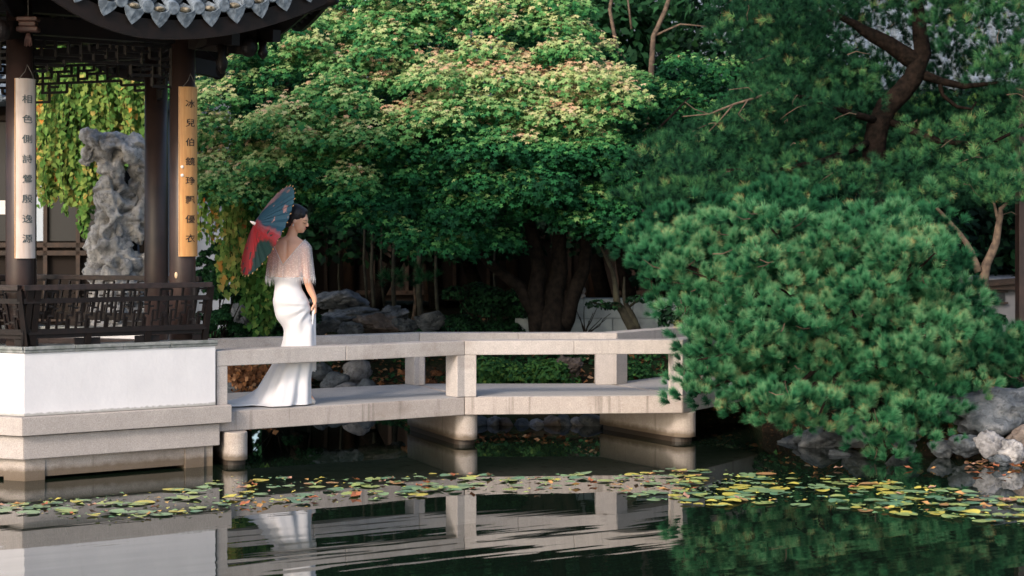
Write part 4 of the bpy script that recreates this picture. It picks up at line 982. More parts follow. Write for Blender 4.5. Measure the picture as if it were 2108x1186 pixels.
# weeping creeper tree on the left
wt = thing('weeping_tree', 'weeping tree with yellow, green and orange trailing leaves behind the pavilion', 'tree', (-3.9, 20.4, .5))
tree_limbs(wt, [([(-4.0, 20.9, .4), (-4.1, 20.9, 1.8), (-4.3, 20.8, 3.2), (-4.4, 20.7, 4.2)], [.16, .13, .1, .06]), ([(-4.3, 20.8, 3.2), (-4.8, 20.4, 3.9), (-5.4, 20.1, 4.1)], [.06, .04, .02]), ([(-4.2, 20.8, 3.0), (-3.5, 20.4, 3.7), (-2.9, 20.2, 3.6)], [.06, .04, .02]),
    ([P(152, 150, 19.6), P(145, 230, 19.6), P(130, 300, 19.6), P(128, 380, 19.6)], [.02, .016, .012, .006])], BARK)
tv, tt = t_heart(); pos = []; nr = []; ti = []; sz = []; strands = []
def strand(px, ytop, ybot, Y, warm):
    x, zt = XZ(px, ytop, Y); _, zb = XZ(px, ybot, Y); L = zt-zb; n = int(L/.021); ph = random.uniform(0, 6)
    for k in range(n):
        z = zt-L*k/n; pos.append((x+.03*math.sin(k*.13+ph)+random.gauss(0, .028), Y+random.gauss(0, .04), z)); nr.append((random.gauss(0, .45), -.8+random.gauss(0, .3), .35+random.gauss(0, .3)))
        ti.append(warm-.08+.16*k/n+random.gauss(0, .15)); sz.append(random.uniform(.045, .08))
    strands.append([(x+.03*math.sin(k*.13*n/6+ph), Y, zt-L*k/6) for k in range(7)])
for k in range(150):
    px = random.uniform(60, 305); bot = 440-abs(px-120)*.35 if px < 190 else 350 if px < 230 else 300 if px < 280 else 330
    strand(px, random.uniform(30, 130), bot+random.uniform(-110, 12) if px < 190 else bot+random.uniform(-70, 60), random.uniform(19.2, 20.5), random.uniform(.25, .62))
for k in range(9): strand(random.uniform(168, 178), 300, random.uniform(420, 520), 19.4, .3)
for k in range(15): strand(random.uniform(456, 498), random.uniform(380, 440), random.uniform(520, 660), random.uniform(18.9, 19.6), random.uniform(.40, .66))
for k in range(30): strand(random.uniform(505, 590), random.uniform(380, 520), random.uniform(600, 700), random.uniform(19.2, 20), random.uniform(.08, .30))
for k in range(8): strand(random.uniform(412, 445), random.uniform(300, 400), random.uniform(430, 520), 19.8, random.uniform(.3, .65))
N = len(pos); V, T, C = scatter(tv, tt, np.array(pos), np.array(nr), np.array(sz), np.array(ti), spin=rng.normal(PI, .5, N)); np_mesh('crown', V, T, L_WEEP, wt, C)
q = MB()
for s in strands: q.tube(s, .004, 4, False)
q = q.build('trailing_stems', BARK, wt); q['kind'] = 'stuff'

# shrubs and ground cover
def bush(label, px0, px1, py0, py1, Y, tint, n=12, leaf=.05, per=260, m=None, name='bush', group=None, dep=.5, tmpl=None):
    o = thing(name, label, 'bush', tuple(P((px0+px1)/2, py1, Y)), group); cs = []
    for k in range(n):
        a = random.uniform(px0, px1); b_ = random.uniform(py0, py1); y = Y+random.uniform(-.3, .5)*dep; r = (px1-px0)*Y/F*random.uniform(.14, .24)
        cs.append((tuple(P(a, b_, y)), r, r, r*.65))
    leafy('foliage', '', '', cs, per, leaf, m or L_GREEN, tint, o, tmpl=tmpl)
    q = MB()
    for c in cs[:6]: q.tube([P((px0+px1)/2, py1+14, Y), c[0]], [.012, .004], 5)
    q.build('stems', BARK, o); return o
bush('dark green small-leaved bush left of the tall boulder by the creepers', 415, 500, 560, 690, 19.8, .32, 16, .045)
bush('dark bush in front of the pale garden wall beside the pavilion', 412, 470, 500, 600, 21.0, .25, 34, .05, 120)
bush('dense dark bush low behind the right end of the bench railing', 405, 470, 540, 700, 20.4, .22, 30, .045, 150)
bush('fresh green bush behind the middle bridge opening', 1000, 1170, 750, 800, 18.1, .68, 18, .05, 260)
bush('darker green bush left of the fresh green one behind the bridge', 960, 1060, 745, 800, 18.5, .40, 12, .045)
bush('dull green ground shrub in the right bridge opening', 1240, 1380, 755, 800, 18.3, .42, 14, .035, 240)
bush('brown dry-leaved shrub behind the second far post of the bridge', 835, 900, 760, 800, 18.6, .45, 10, .045, 180, L_DRY)
bush('dark low shrub left of the maple trunk', 930, 1090, 600, 690, 20.0, .16, 20, .05, 260)
bush('dark low shrub covering the bank between the boulders and maple', 905, 960, 650, 695, 20.9, .14, 10, .05, 220)
bush('bluish leafy bush behind the pine at the right edge', 2020, 2140, 660, 800, 16.6, .28, 16, .05, 260)
bush('dark leafy bush on the bank behind the spreading pine', 1600, 2000, 620, 860, 16.8, .12, 24, .07, 300)
bush('bright green broad-leaved bush glimpsed under the leaning pine trunk', 1900, 2040, 190, 300, 20.5, .72, 14, .07, 200)  # high tint gives this bush and the next pale leaves
bush('yellow-green bush seen left of the pine trunk between the branches', 1740, 1800, 260, 330, 20.5, .85, 6, .06, 160)
bush('dark bush under the bridge end against the bank', 1380, 1700, 560, 840, 18.6, .08, 26, .07, 260)
bush('dark shrub left of the bride at the foot of the green creeper', 500, 640, 640, 740, 20.3, .2, 12, .05, 240)
# young pine seedling by the rocks
sp1 = thing('pine_seedling', 'young pine seedling with loose needles right of the rock pile', 'pine', tuple(P(852, 650, 20.8)))
tree_limbs(sp1, [([P(850, 660, 20.8), P(855, 620, 20.8), P(852, 575, 20.8)], [.022, .016, .01])], PALEBARK)
pine_crown(sp1, [((*P(a, b_, 20.7),), .17, .15, .09, -.1) for a, b_ in ((850, 570), (825, 585), (880, 580), (805, 590), (850, 590))], 10, .14, TUFTS2, 1, .5, .06)
# thin stems in the dark under the canopy
G5 = 'thin saplings in the dark under the trees'
for i, (a, top, bot, Y, r) in enumerate([(752, 470, 600, 22.5, .022), (768, 480, 640, 22.8, .03), (787, 485, 600, 22.3, .02), (812, 470, 690, 22.6, .035), (900, 520, 640, 23, .03), (1020, 500, 640, 22, .02), (700, 500, 640, 23.5, .02), (865, 510, 690, 23.4, .05)]):
    s = thing('sapling', ['thin sapling stem left of its pair behind the rock pile', 'longer thin sapling stem of the pair behind the rock pile', 'thinnest short sapling stem right of the pair', 'long sapling stem reaching the ground right of the rock pile', 'sapling stem behind the rounded boulder', 'sapling stem beside the left maple limb', 'leftmost sapling stem next to the bride', 'thickest sapling stem behind the pine seedling'][i], 'sapling', tuple(P(a, bot, Y)), G5)
    tree_limbs(s, [([P(a+4, bot+30, Y), P(a-3, (top+bot)/2, Y), P(a, top-60, Y)], [r*.9, r*.75, r*.5])], MOSSBARK)
# background broadleaf trees
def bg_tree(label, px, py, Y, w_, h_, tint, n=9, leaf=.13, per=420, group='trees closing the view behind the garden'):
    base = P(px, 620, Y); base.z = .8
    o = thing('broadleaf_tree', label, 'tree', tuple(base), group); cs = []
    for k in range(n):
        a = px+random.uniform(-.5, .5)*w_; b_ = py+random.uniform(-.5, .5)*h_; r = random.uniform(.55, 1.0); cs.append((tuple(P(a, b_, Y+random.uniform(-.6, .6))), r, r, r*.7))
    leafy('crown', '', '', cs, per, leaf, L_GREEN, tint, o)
    tree_limbs(o, [([base, base.lerp(Vector(cs[0][0]), .5), Vector(cs[0][0])], [.11, .09, .04])]+[([base.lerp(Vector(cs[0][0]), .5), Vector(cs[k][0])], [.05, .02]) for k in range(1, 4)], BARK)
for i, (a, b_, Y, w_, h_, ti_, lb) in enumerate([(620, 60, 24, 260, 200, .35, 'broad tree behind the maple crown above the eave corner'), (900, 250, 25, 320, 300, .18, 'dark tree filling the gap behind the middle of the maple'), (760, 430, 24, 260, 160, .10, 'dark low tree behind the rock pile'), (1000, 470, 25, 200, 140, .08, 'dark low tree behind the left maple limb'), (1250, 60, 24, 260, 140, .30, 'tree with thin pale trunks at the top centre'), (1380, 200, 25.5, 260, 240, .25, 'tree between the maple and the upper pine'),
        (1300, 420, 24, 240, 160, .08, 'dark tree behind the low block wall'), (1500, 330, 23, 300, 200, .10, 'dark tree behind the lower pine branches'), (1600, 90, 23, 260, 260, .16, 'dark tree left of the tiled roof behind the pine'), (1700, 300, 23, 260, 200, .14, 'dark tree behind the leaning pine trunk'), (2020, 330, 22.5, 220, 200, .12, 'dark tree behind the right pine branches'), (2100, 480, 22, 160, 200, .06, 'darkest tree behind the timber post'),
        (1950, 490, 22, 220, 140, .05, 'tree darkened as shade behind the forked sapling'), (120, 160, 26, 300, 300, .4, 'light tree behind the weeping tree'), (500, 250, 26, 260, 260, .30, 'tree behind the left edge of the maple'), (1750, 480, 21, 300, 200, .06, 'tree darkened as shade behind the top of the spreading pine'), (1560, 480, 20.5, 260, 140, .07, 'tree darkened as shade left behind the spreading pine')]):
    bg_tree(lb, a, b_, Y, w_, h_, ti_, 12 if w_ > 250 else 9)  # lowest tints paint the shade of the dark voids into the leaves
for (a, b_, c_, d_) in ((1150, 20, 1140, 60), (1255, -20, 1235, 70), (1300, 0, 1280, 90), (1385, 0, 1345, 75), (1180, 0, 1178, 60)):
    pass
pt = thing('slender_tree', 'thin pale-trunked tree standing at the top centre behind the maple', 'tree', tuple(P(1340, 500, 22)))
tree_limbs(pt, [([P(1330, 560, 22), P(1330, 300, 22), P(1345, 75, 22), P(1370, 20, 22), P(1385, -30, 22)], [.06, .05, .03, .028, .022]), ([P(1330, 200, 22), P(1270, 100, 22), P(1255, 20, 22), P(1262, -30, 22)], [.03, .025, .022, .018]), ([P(1300, 60, 22), P(1290, -20, 22)], [.015, .01]), ([P(1345, 75, 22), P(1400, 50, 22), P(1460, 55, 22)], [.015, .012, .006])], PALEBARK)
# far wood closing the horizon
n = 60000; xx = rng.uniform(-42, 42, n); yy = rng.uniform(33, 40, n); zz = rng.uniform(.5, 1, n)*(8.5+2.0*np.sin(xx*.45)+1.2*np.sin(xx*1.3+1)); zz = np.minimum(zz, rng.uniform(.5, 11, n))
tvo, tto = t_oval(.4); V, T, C = scatter(tvo, tto, np.stack([xx, yy, zz], 1), rng.normal(0, .5, (n, 3))+np.array([0, -.6, .5]), rng.uniform(.25, .45, n), rng.normal(.2, .12, n))
tag(np_mesh('far_wood', V, T, L_GREEN, None, C), 'dark mass of distant trees behind the garden buildings', 'trees', kind='stuff')
# leaf litter
n = 2600; q = []
xx = rng.uniform(-6, 6, n); yy = np.array([shore(x) for x in xx])+rng.exponential(1.1, n)+.05; zz = np.array([ground_z(x, y)+.03 for x, y in zip(xx, yy)])
V, T, C = scatter(tvo, tto, np.stack([xx, yy, zz], 1), rng.normal(0, .35, (n, 3))+np.array([0, -.1, 1]), rng.uniform(.04, .09, n), rng.uniform(.1, 1, n))
tag(np_mesh('leaf_litter', V, T, L_DRY, None, C), 'brown and orange fallen leaves on the banks', 'fallen leaves', kind='stuff')
n = 26000; xx = rng.uniform(-7, 7, n); yy = np.array([shore(x) for x in xx])+rng.uniform(.25, 4.5, n); k_ = np.array([noise.noise(Vector((a*.8, b_*.8, 3))) for a, b_ in zip(xx, yy)]) > -.12; xx, yy = xx[k_], yy[k_]; n = len(xx)
zz = np.array([ground_z(x, y)+random.uniform(.01, .10) for x, y in zip(xx, yy)])
V, T, C = scatter(tvo, tto, np.stack([xx, yy, zz], 1), rng.normal(0, .5, (n, 3))+np.array([0, -.3, 1]), rng.uniform(.035, .07, n), rng.normal(.36, .15, n))
tag(np_mesh('ground_cover', V, T, L_GREEN, None, C), 'low creeping green leaves covering the banks', 'ground cover', kind='stuff')
# orange autumn leaves hung on the low branches left, under the rail
n = 420; q = sample_poly([(468, 752), (570, 752), (540, 800), (470, 815)], n); Y = rng.uniform(20, 20.8, n)
V, T, C = scatter(tvo, tto, np.stack([(q[:, 0]-CX)*Y/F, Y, H-(q[:, 1]-HY)*Y/F], 1), rng.normal(0, .5, (n, 3))+np.array([0, -.8, .5]), rng.uniform(.05, .085, n), rng.uniform(.2, .9, n))
tag(np_mesh('autumn_creeper', V, T, L_DRY, None, C), 'orange-brown creeper leaves over the shore behind the bride', 'creeper', kind='stuff')

# ------------------------------------------------------------------ lily pads and floating leaves
def pad_mesh(seed, notch=.28, cup=.03):
    r = random.Random(seed); n = 18; vs = [(0, 0, 0)]; rim = []
    for k in range(n+1):
        a = notch+(2*PI-2*notch)*k/n; rr = 1+.05*math.sin(3*a+seed)+r.uniform(-.03, .03); z = cup*(.5+.5*math.sin(2*a+seed*1.7))+.01
        vs.append((rr*math.cos(a), rr*math.sin(a), z))
    me = bpy.data.meshes.new('lily_pad'); me.from_pydata(vs, [], [(0, k, k+1) for k in range(1, n+1)]); return me
PADC = [((.13, .26, .14), 'green'), ((.24, .37, .17), 'pale green'), ((.38, .46, .14), 'yellow-green'), ((.64, .55, .10), 'yellow'), ((.50, .27, .11), 'browning')]
PADM = []
for c, nm in PADC:
    m_ = mat('lily_pad_'+nm.replace(' ', '_').replace('-', '_'), c, .35, .4, color2=tuple(v*.7+.02 for v in c), noise_scale=24)
    PADM.append(m_)
pads = [[None]*4 for _ in PADC]
for ci in range(5):
    for k in range(4):
        me = pad_mesh(ci*4+k, cup=.02+.14*(k == 3)+.03*(ci > 2)); me.materials.append(PADM[ci]); pads[ci][k] = me
RA = [(-40, 1045), (80, 1035), (200, 1022), (330, 1016), (440, 990), (500, 980), (640, 985), (750, 985), (900, 975), (1060, 983), (1200, 975), (1230, 1000), (1150, 1018), (1000, 1010), (800, 1028), (640, 1045), (540, 1048), (460, 1058), (400, 1062), (230, 1075), (100, 1062), (-40, 1055)]
RB = [(1240, 985), (1400, 965), (1480, 970), (1700, 982), (1900, 1000), (2150, 1035), (2150, 1085), (1950, 1072), (1800, 1058), (1750, 1050), (1600, 1038), (1450, 1045), (1300, 1025), (1250, 1005)]
lily_k = 0
for poly, n, where, probs in ((RA, 112, 'in the sparse drift from the pavilion to mid pond', (.34, .32, .16, .13, .05)), (RB, 186, 'in the dense drift at the right of the pond', (.16, .32, .26, .20, .06))):
    for (a, b_) in sample_poly(poly, n, 7):
        Y = 6840/(b_-HY); x = (a-CX)*Y/F; ci = int(rng.choice(5, p=probs)); lily_k += 1
        o = bpy.data.objects.new('lily_pad', pads[ci][random.randrange(4)]); COL.objects.link(o)
        r = random.uniform(.034, .078) if a > 1240 else random.uniform(.032, .074) if a > 440 else random.uniform(.04, .085)
        o.location = (x, Y, .004+.0006*(lily_k % 12)); o.rotation_euler = (random.gauss(0, .015), random.gauss(0, .015), random.uniform(0, 6.28)); o.scale = (r, r, r)
        sz_ = 'large' if r > .066 else 'small' if r < .050 else 'mid-sized'
        spots = [(150, 'below the pavilion corner at far left'), (300, 'below the pavilion base'), (450, 'below the right end of the pavilion base'), (600, 'in front of the first round pier'), (800, 'below the long left bridge span'), (950, 'just left of the second bridge pier'), (1100, 'just right of the second bridge pier'), (1240, 'below the middle bridge span'),
                 (1350, 'left of the third pier reflection'), (1450, 'in front of the third bridge pier'), (1560, 'right of the third bridge pier'), (1680, 'below the left part of the pine'), (1800, 'below the middle of the pine'), (1900, 'below the drooping pine tip'), (2010, 'below the dark shore rocks'), (9999, 'below the pale stones at far right')]
        sp_w = next(w_ for lim, w_ in spots if a < lim); row = 'far side' if b_ < np.interp(a, [0, 500, 1200, 1500, 2108], [1048, 1015, 996, 1004, 1056]) else 'near side'
        tag(o, f'{sz_} {PADC[ci][1]} lily pad {sp_w}, {row}', 'lily pad', 'lily pads on the pond')
fl = []
for k in range(3):
    v = [(0, -1, 0), (.5, -.3, .25), (.35, .5, .1), (0, 1, .35), (-.4, .4, .05), (-.5, -.3, .3), (0, 0, -.02)]
    me = bpy.data.meshes.new('floating_leaf'); me.from_pydata(v, [], [(i, (i+1) % 6, 6) for i in range(6)]); me.materials.append(mat('autumn_leaf', ((.32, .11, .05), (.42, .22, .08), (.34, .19, .13))[k], .6)); fl.append(me)
for poly, n, where in ((RA, 40, 'among the sparse lily pads'), (RB, 24, 'among the dense lily pads at right'), ([(1500, 940), (2100, 955), (2100, 985), (1500, 960)], 10, 'near the right shore'), ([(1960, 948), (2108, 955), (2108, 968), (1960, 958)], 16, 'against the shore stones at right')):
    for (a, b_) in sample_poly(poly, n):
        Y = 6840/(b_-HY); x = (a-CX)*Y/F; k = random.randrange(3); o = bpy.data.objects.new('floating_leaf', fl[k]); COL.objects.link(o)
        s = random.uniform(.028, .05); o.location = (x, Y, .016); o.rotation_euler = (random.gauss(0, .2), random.gauss(0, .2), random.uniform(0, 6.28)); o.scale = (s, s, s)
        sp_w = next((w_ for lim, w_ in [(200, 'below the pavilion corner'), (450, 'below the pavilion base'), (620, 'by the first round pier'), (900, 'below the long left span'), (1240, 'below the middle bridge span'), (1450, 'by the third bridge pier'), (1650, 'below the left part of the pine'), (1800, 'below the middle of the pine'), (1950, 'below the pine tip')] if a < lim), 'at far right'); where = sp_w+(', near shore' if 'shore' in where else '')
        tag(o, ('reddish', 'orange', 'pinkish-brown')[k]+' fallen leaf floating '+where, 'fallen leaf', 'fallen leaves on the pond')

bits = []
for poly, n in ((RA, 420), (RB, 420)):
    q = sample_poly(poly, n); Y = 6840/(q[:, 1]-HY); bits.append(np.stack([(q[:, 0]-CX)*Y/F, Y+rng.normal(0, .04, n), np.full(n, .013)], 1))
bits = np.concatenate(bits); V, T, C = scatter(tvo, tto, bits, np.array([[0, 0, 1.]])+rng.normal(0, .08, bits.shape), rng.uniform(.012, .05, len(bits)), rng.uniform(.05, 1, len(bits)))
tag(np_mesh('pond_debris', V, T, L_PAD, None, C), 'tiny leaf scraps and seeds floating between the lily pads', 'debris', kind='stuff')

# ------------------------------------------------------------------ bride and parasol
BO = Vector((-1.71, 14.97, .414))
def B(x, y, z): return BO+Vector((x, y, z))
bride = thing('person', 'person in long white gown with train and sheer fringed cape on the bridge', 'person', tuple(BO))
SKIN = bpy.data.materials.new('skin'); SKIN.use_nodes = True; sb = SKIN.node_tree.nodes['Principled BSDF']; sb.inputs['Base Color'].default_value = (.74, .40, .26, 1); sb.inputs['Roughness'].default_value = .5; sb.inputs['Subsurface Weight'].default_value = .15; sb.inputs['Subsurface Radius'].default_value = (.02, .008, .004)
def loft(rings, n=48, fold=None):
    q = MB(); vs = []
    for j, (z, cx, cy, rx, ry) in enumerate(rings):
        for k in range(n):
            a = 2*PI*k/n; f_ = 1+(fold(a, j, z) if fold else 0); vs.append(B(cx+rx*f_*math.cos(a), cy+ry*f_*math.sin(a), z))
    m_ = len(rings); q.add(vs, [(j*n+k, j*n+(k+1) % n, (j+1)*n+(k+1) % n, (j+1)*n+k) for j in range(m_-1) for k in range(n)]+[tuple(range(n))[::-1], tuple((m_-1)*n+k for k in range(n))]); return q
def dense(rings, k=4):
    a = np.array(rings); out = []
    n = len(a)
    for i in range(n-1):
        p0, p1, p2, p3 = a[max(i-1, 0)], a[i], a[i+1], a[min(i+2, n-1)]
        for j in range(k):
            t_ = j/k; out.append(tuple(.5*((2*p1)+(-p0+p2)*t_+(2*p0-5*p1+4*p2-p3)*t_**2+(-p0+3*p1-3*p2+p3)*t_**3)))
    out.append(tuple(a[-1])); return out
torso = dense([(.64, -.04, 0, .085, .062), (.80, -.077, .0, .134, .095), (.95, -.105, 0, .098, .080), (1.10, -.105, 0, .115, .088), (1.22, -.100, 0, .140, .088), (1.285, -.095, .0, .150, .075), (1.325, -.090, .005, .105, .055), (1.36, -.085, .008, .050, .045)])
body = loft(torso, 32)
HC = Vector((-.035, .0, 1.485)); RT = Matrix.Rotation(math.radians(-4), 3, 'Z') @ Matrix.Rotation(math.radians(17), 3, 'Y')
def Hd(x, y, z): v = RT @ Vector((x, y, z)); return B(HC.x+v.x, HC.y+v.y, HC.z+v.z)
body.tube([B(-.088, .006, 1.30), B(-.080, .006, 1.36), B(-.060, .004, 1.42), Hd(-.02, 0, -.02)], [.058, .044, .041, .045], 20)
for c, r in (((-.012, 0, .028), (.090, .070, .092)), ((.030, 0, -.030), (.052, .050, .062)), ((.058, 0, -.062), (.026, .026, .022)), ((.050, 0, .020), (.038, .050, .045)), ((.0905, 0, -.006), (.012, .0085, .017)), ((.097, 0, -.013), (.0085, .009, .0075)), ((.080, 0, -.038), (.011, .017, .0055)), ((.078, 0, -.048), (.010, .016, .006)), ((.030, -.038, -.012), (.03, .014, .028)), ((.030, .038, -.012), (.03, .014, .028)), ((.012, 0, -.045), (.045, .04, .03))):
    body.ell(Hd(*c), r, 20, 14, RT)
for s in (-1, 1): body.ell(Hd(-.006, s*.070, -.008), (.013, .008, .022), 12, 8, RT)
for x, y in ((0, 0),): pass
# right arm hanging, hand holding the gown; left arm folded in front to the parasol
body.tube([B(.018, 0, 1.275), B(.032, -.01, 1.20), B(.042, -.015, 1.10), B(.052, -.015, 1.0), B(.074, .0, .93), B(.105, .012, .86), B(.110, .015, .825)], [.046, .043, .037, .032, .030, .023, .019], 16)
body.tube([B(-.215, 0, 1.275), B(-.235, .03, 1.18), B(-.238, .07, 1.06), B(-.20, .15, 1.10), B(-.14, .20, 1.19), B(-.10, .215, 1.235)], [.045, .040, .033, .030, .024, .019], 16)
body.ell(B(.111, .012, .795), (.016, .030, .038), 14, 10)
for k in range(4):   # fingers curled round the gathered cloth
    y0 = -.016+k*.0165; L = (.9, 1.05, 1, .8)[k]
    body.tube([B(.113, y0, .772), B(.116, y0, .750-.004*L), B(.106, y0+.001, .735-.006*L), B(.093, y0+.002, .742-.004*L)], [.0095, .0088, .008, .007], 8)
body.tube([B(.106, -.014, .805), B(.094, -.028, .782), B(.088, -.026, .760)], [.011, .0095, .008], 8)
body.ell(B(-.088, .222, 1.252), (.030, .022, .034), 14, 10)
for k in range(4):
    zz_ = 1.236+k*.0165; body.tube([B(-.072, .222, zz_), B(-.058, .206, zz_), B(-.064, .194, zz_+.002), B(-.078, .198, zz_+.002)], [.0092, .0085, .008, .007], 8)
body.tube([B(-.088, .215, 1.282), B(-.075, .205, 1.293), B(-.064, .202, 1.296)], [.0105, .009, .008], 8)
for s, x, y in ((0, -.045, .03), (1, .03, -.02)):
    body.tube([B(x-.05, y*.6, .74), B(x-.012, y, .45), B(x+.025, y, .12), B(x+.03, y, .08)], [.058, .052, .032, .030], 16); body.tube([B(x+.02, y, .075), B(x+.045, y, .05), B(x+.075, y, .022)], [.030, .026, .016], 10)
bo = body.build('body', SKIN, None)
md = bo.modifiers.new('r', 'REMESH'); md.mode = 'VOXEL'; md.voxel_size = .0042; md.use_smooth_shade = True
dg = bpy.context.evaluated_depsgraph_get(); me = bpy.data.meshes.new_from_object(bo.evaluated_get(dg)); bo.modifiers.clear()
bm = bmesh.new(); bm.from_mesh(me)
for _ in range(2): bmesh.ops.smooth_vert(bm, verts=bm.verts, factor=.5, use_axis_x=True, use_axis_y=True, use_axis_z=True)
# spine furrow and shoulder blades
for v in bm.verts:
    l_ = v.co-BO
    if l_.y < 0 and .95 < l_.z < 1.33 and abs(l_.x+.1) < .13:
        dx = l_.x+.110; f_ = math.exp(-(dx/.014)**2)*.009
        f_ -= .007*math.exp(-((abs(dx)-.062)/.028)**2-((l_.z-1.22)/.05)**2); v.co.y += f_
bm.to_mesh(me); bm.free(); me.materials.clear(); me.materials.append(SKIN); me.polygons.foreach_set('use_smooth', [True]*len(me.polygons)); bo.data = me; setparent(bo, bride)
HAIR = mat('black_hair', (.010, .008, .009), .42, .35, bump=.002, bump_scale=160)
def remeshed(q, name, m_, parent, vs_=.005, it=2):
    o = q.build(name, m_, None); md = o.modifiers.new('r', 'REMESH'); md.mode = 'VOXEL'; md.voxel_size = vs_
    dg = bpy.context.evaluated_depsgraph_get(); me = bpy.data.meshes.new_from_object(o.evaluated_get(dg)); o.modifiers.clear()
    bm = bmesh.new(); bm.from_mesh(me)
    for _ in range(it): bmesh.ops.smooth_vert(bm, verts=bm.verts, factor=.5, use_axis_x=True, use_axis_y=True, use_axis_z=True)
    bm.to_mesh(me); bm.free(); me.materials.clear(); me.materials.append(m_); me.polygons.foreach_set('use_smooth', [True]*len(me.polygons)); o.data = me; setparent(o, parent); return o
q = MB()
for c, r in (((-.026, 0, .044), (.094, .079, .090)), ((-.055, 0, .0), (.060, .070, .070)), ((.012, 0, .088), (.058, .060, .036)), ((-.030, -.045, .02), (.036, .034, .052)), ((-.030, .045, .02), (.036, .034, .052)), ((-.115, 0, -.02), (.040, .044, .045)), ((-.09, .0, -.05), (.036, .040, .034)), ((.028, -.044, .062), (.036, .026, .030)), ((.028, .044, .062), (.036, .026, .030))): q.ell(Hd(*c), r, 20, 14, RT)
remeshed(q, 'hair', HAIR, bride, .005)
LINE = mat('dark_lash', (.03, .018, .015), .6); LIP = mat('red_lip', (.42, .07, .06), .4)
for s in (-1, 1):
    q = MB(); q.tube([Hd(.060, s*.047, .004), Hd(.073, s*.040, .0005), Hd(.083, s*.028, .003)], [.0012, .0028, .0014], 6); q.build('eyelash', LINE, bride, smooth=True)
    q = MB(); q.tube([Hd(.056, s*.049, .022), Hd(.074, s*.040, .028), Hd(.086, s*.022, .025)], [.0012, .0024, .0014], 6); q.build('eyebrow', LINE, bride, smooth=True)
q = MB(); q.ell(Hd(.084, 0, -.037), (.0085, .015, .0042), 12, 8, RT); q.ell(Hd(.082, 0, -.046), (.0085, .014, .005), 12, 8, RT); q.build('mouth', LIP, bride, smooth=True)
q = MB(); q.tube([Hd(-.004, -.080, -.028), Hd(-.004, -.081, -.045)], [.003, .006], 8); q.build('earring', STUD, bride, smooth=True)
# gown
SATIN = bpy.data.materials.new('white_crepe'); SATIN.use_nodes = True; sb = SATIN.node_tree.nodes['Principled BSDF']; sb.inputs['Base Color'].default_value = (.64, .63, .645, 1); sb.inputs['Roughness'].default_value = .5; sb.inputs['Sheen Weight'].default_value = .2
gown = dense([(1.03, -.106, 0, .112, .090), (.95, -.106, 0, .108, .088), (.88, -.092, 0, .130, .105), (.80, -.077, 0, .149, .118), (.70, -.060, 0, .139, .112), (.60, -.016, 0, .124, .098), (.47, -.022, 0, .134, .105), (.34, -.058, -.01, .156, .135), (.20, -.108, -.03, .185, .165), (.10, -.138, -.05, .212, .20), (.035, -.165, -.07, .235, .22), (.012, -.20, -.08, .27, .25)], 7)
def gfold(a, j, z):
    s = max(0, (.72-z)/.72)
    f_ = .11*s*math.sin(5*a+2.2+z*4.5)+.05*s*math.sin(11*a+z*7)
    hx, hz = .14*math.cos(a)-.06-.11, z-.80
    if math.sin(a) < .3 and hz < .06:
        ds = math.hypot(hx, hz); ph = math.atan2(hz, hx); f_ += .075*math.sin(ph*13+.6)*math.exp(-((ds-.17)/.15)**2)*(.5-.5*math.sin(a))
    if .60 < z < .95: f_ += .030*math.sin((z*1.0-.16*math.cos(a))*95+1.5*math.sin(a))*max(0, math.cos(a)+.25)*math.exp(-((z-.70)/.11)**2)
    return f_
q = loft(gown, 128, gfold); g_ = q.build('gown', SATIN, bride, smooth=True)
# train swept out to the left over the deck
q = MB(); rows = []
NA, NB = 26, 22
for i in range(NA+1):
    t_ = i/NA    # along the train
    zc = .40*(1-t_)**2.4+.012; xc = -.12-.49*t_**1.15; yc = -.02-.07*t_; wd_ = .11+.17*t_
    for k in range(NB+1):
        s = k/NB*2-1
        y = yc+wd_*s; x = xc-.02*math.cos(s*2.2)-.05*t_*(1-s*s)+.13*abs(s)**2*(1-t_); z = zc*(1-.85*abs(s)**1.6)+.010+.012*abs(math.sin(5*s+2.5*t_))*(1-.3*t_); rows.append(B(x, y, max(.004, z)))
q.add(rows, [(i*(NB+1)+k, i*(NB+1)+k+1, (i+1)*(NB+1)+k+1, (i+1)*(NB+1)+k) for i in range(NA) for k in range(NB)])
tr_ = q.build('train', SATIN, bride, smooth=True); sm = tr_.modifiers.new('s', 'SOLIDIFY'); sm.thickness = .004
# cloth gathered up to the right hand
q = MB(); rows = []
for i in range(19):
    t_ = i/18; z = .775-.50*t_; w_ = .016+.05*t_**.8
    for k in range(13):
        s = k/12*2-1; rows.append(B(.100+.006*t_-.035*t_*max(0, -s)+.012*math.sin(4.0*s+2*t_), .0+w_*s*1.1, z-.02*abs(s)*t_))
q.add(rows, [(i*13+k, i*13+k+1, (i+1)*13+k+1, (i+1)*13+k) for i in range(18) for k in range(12)]); o = q.build('gathered_hem', SATIN, bride, smooth=True); sm = o.modifiers.new('s', 'SOLIDIFY'); sm.thickness = .006
q = MB(); q.tube([B(.03, -.03, .03), B(.075, -.03, .028), B(.118, -.03, .014)], [.038, .032, .015], 12); q.tube([B(.0, -.03, .06), B(.0, -.03, .0)], [.008, .005], 8)
q.build('shoe', mat('ivory_shoe', (.62, .56, .50), .4), bride, smooth=True)
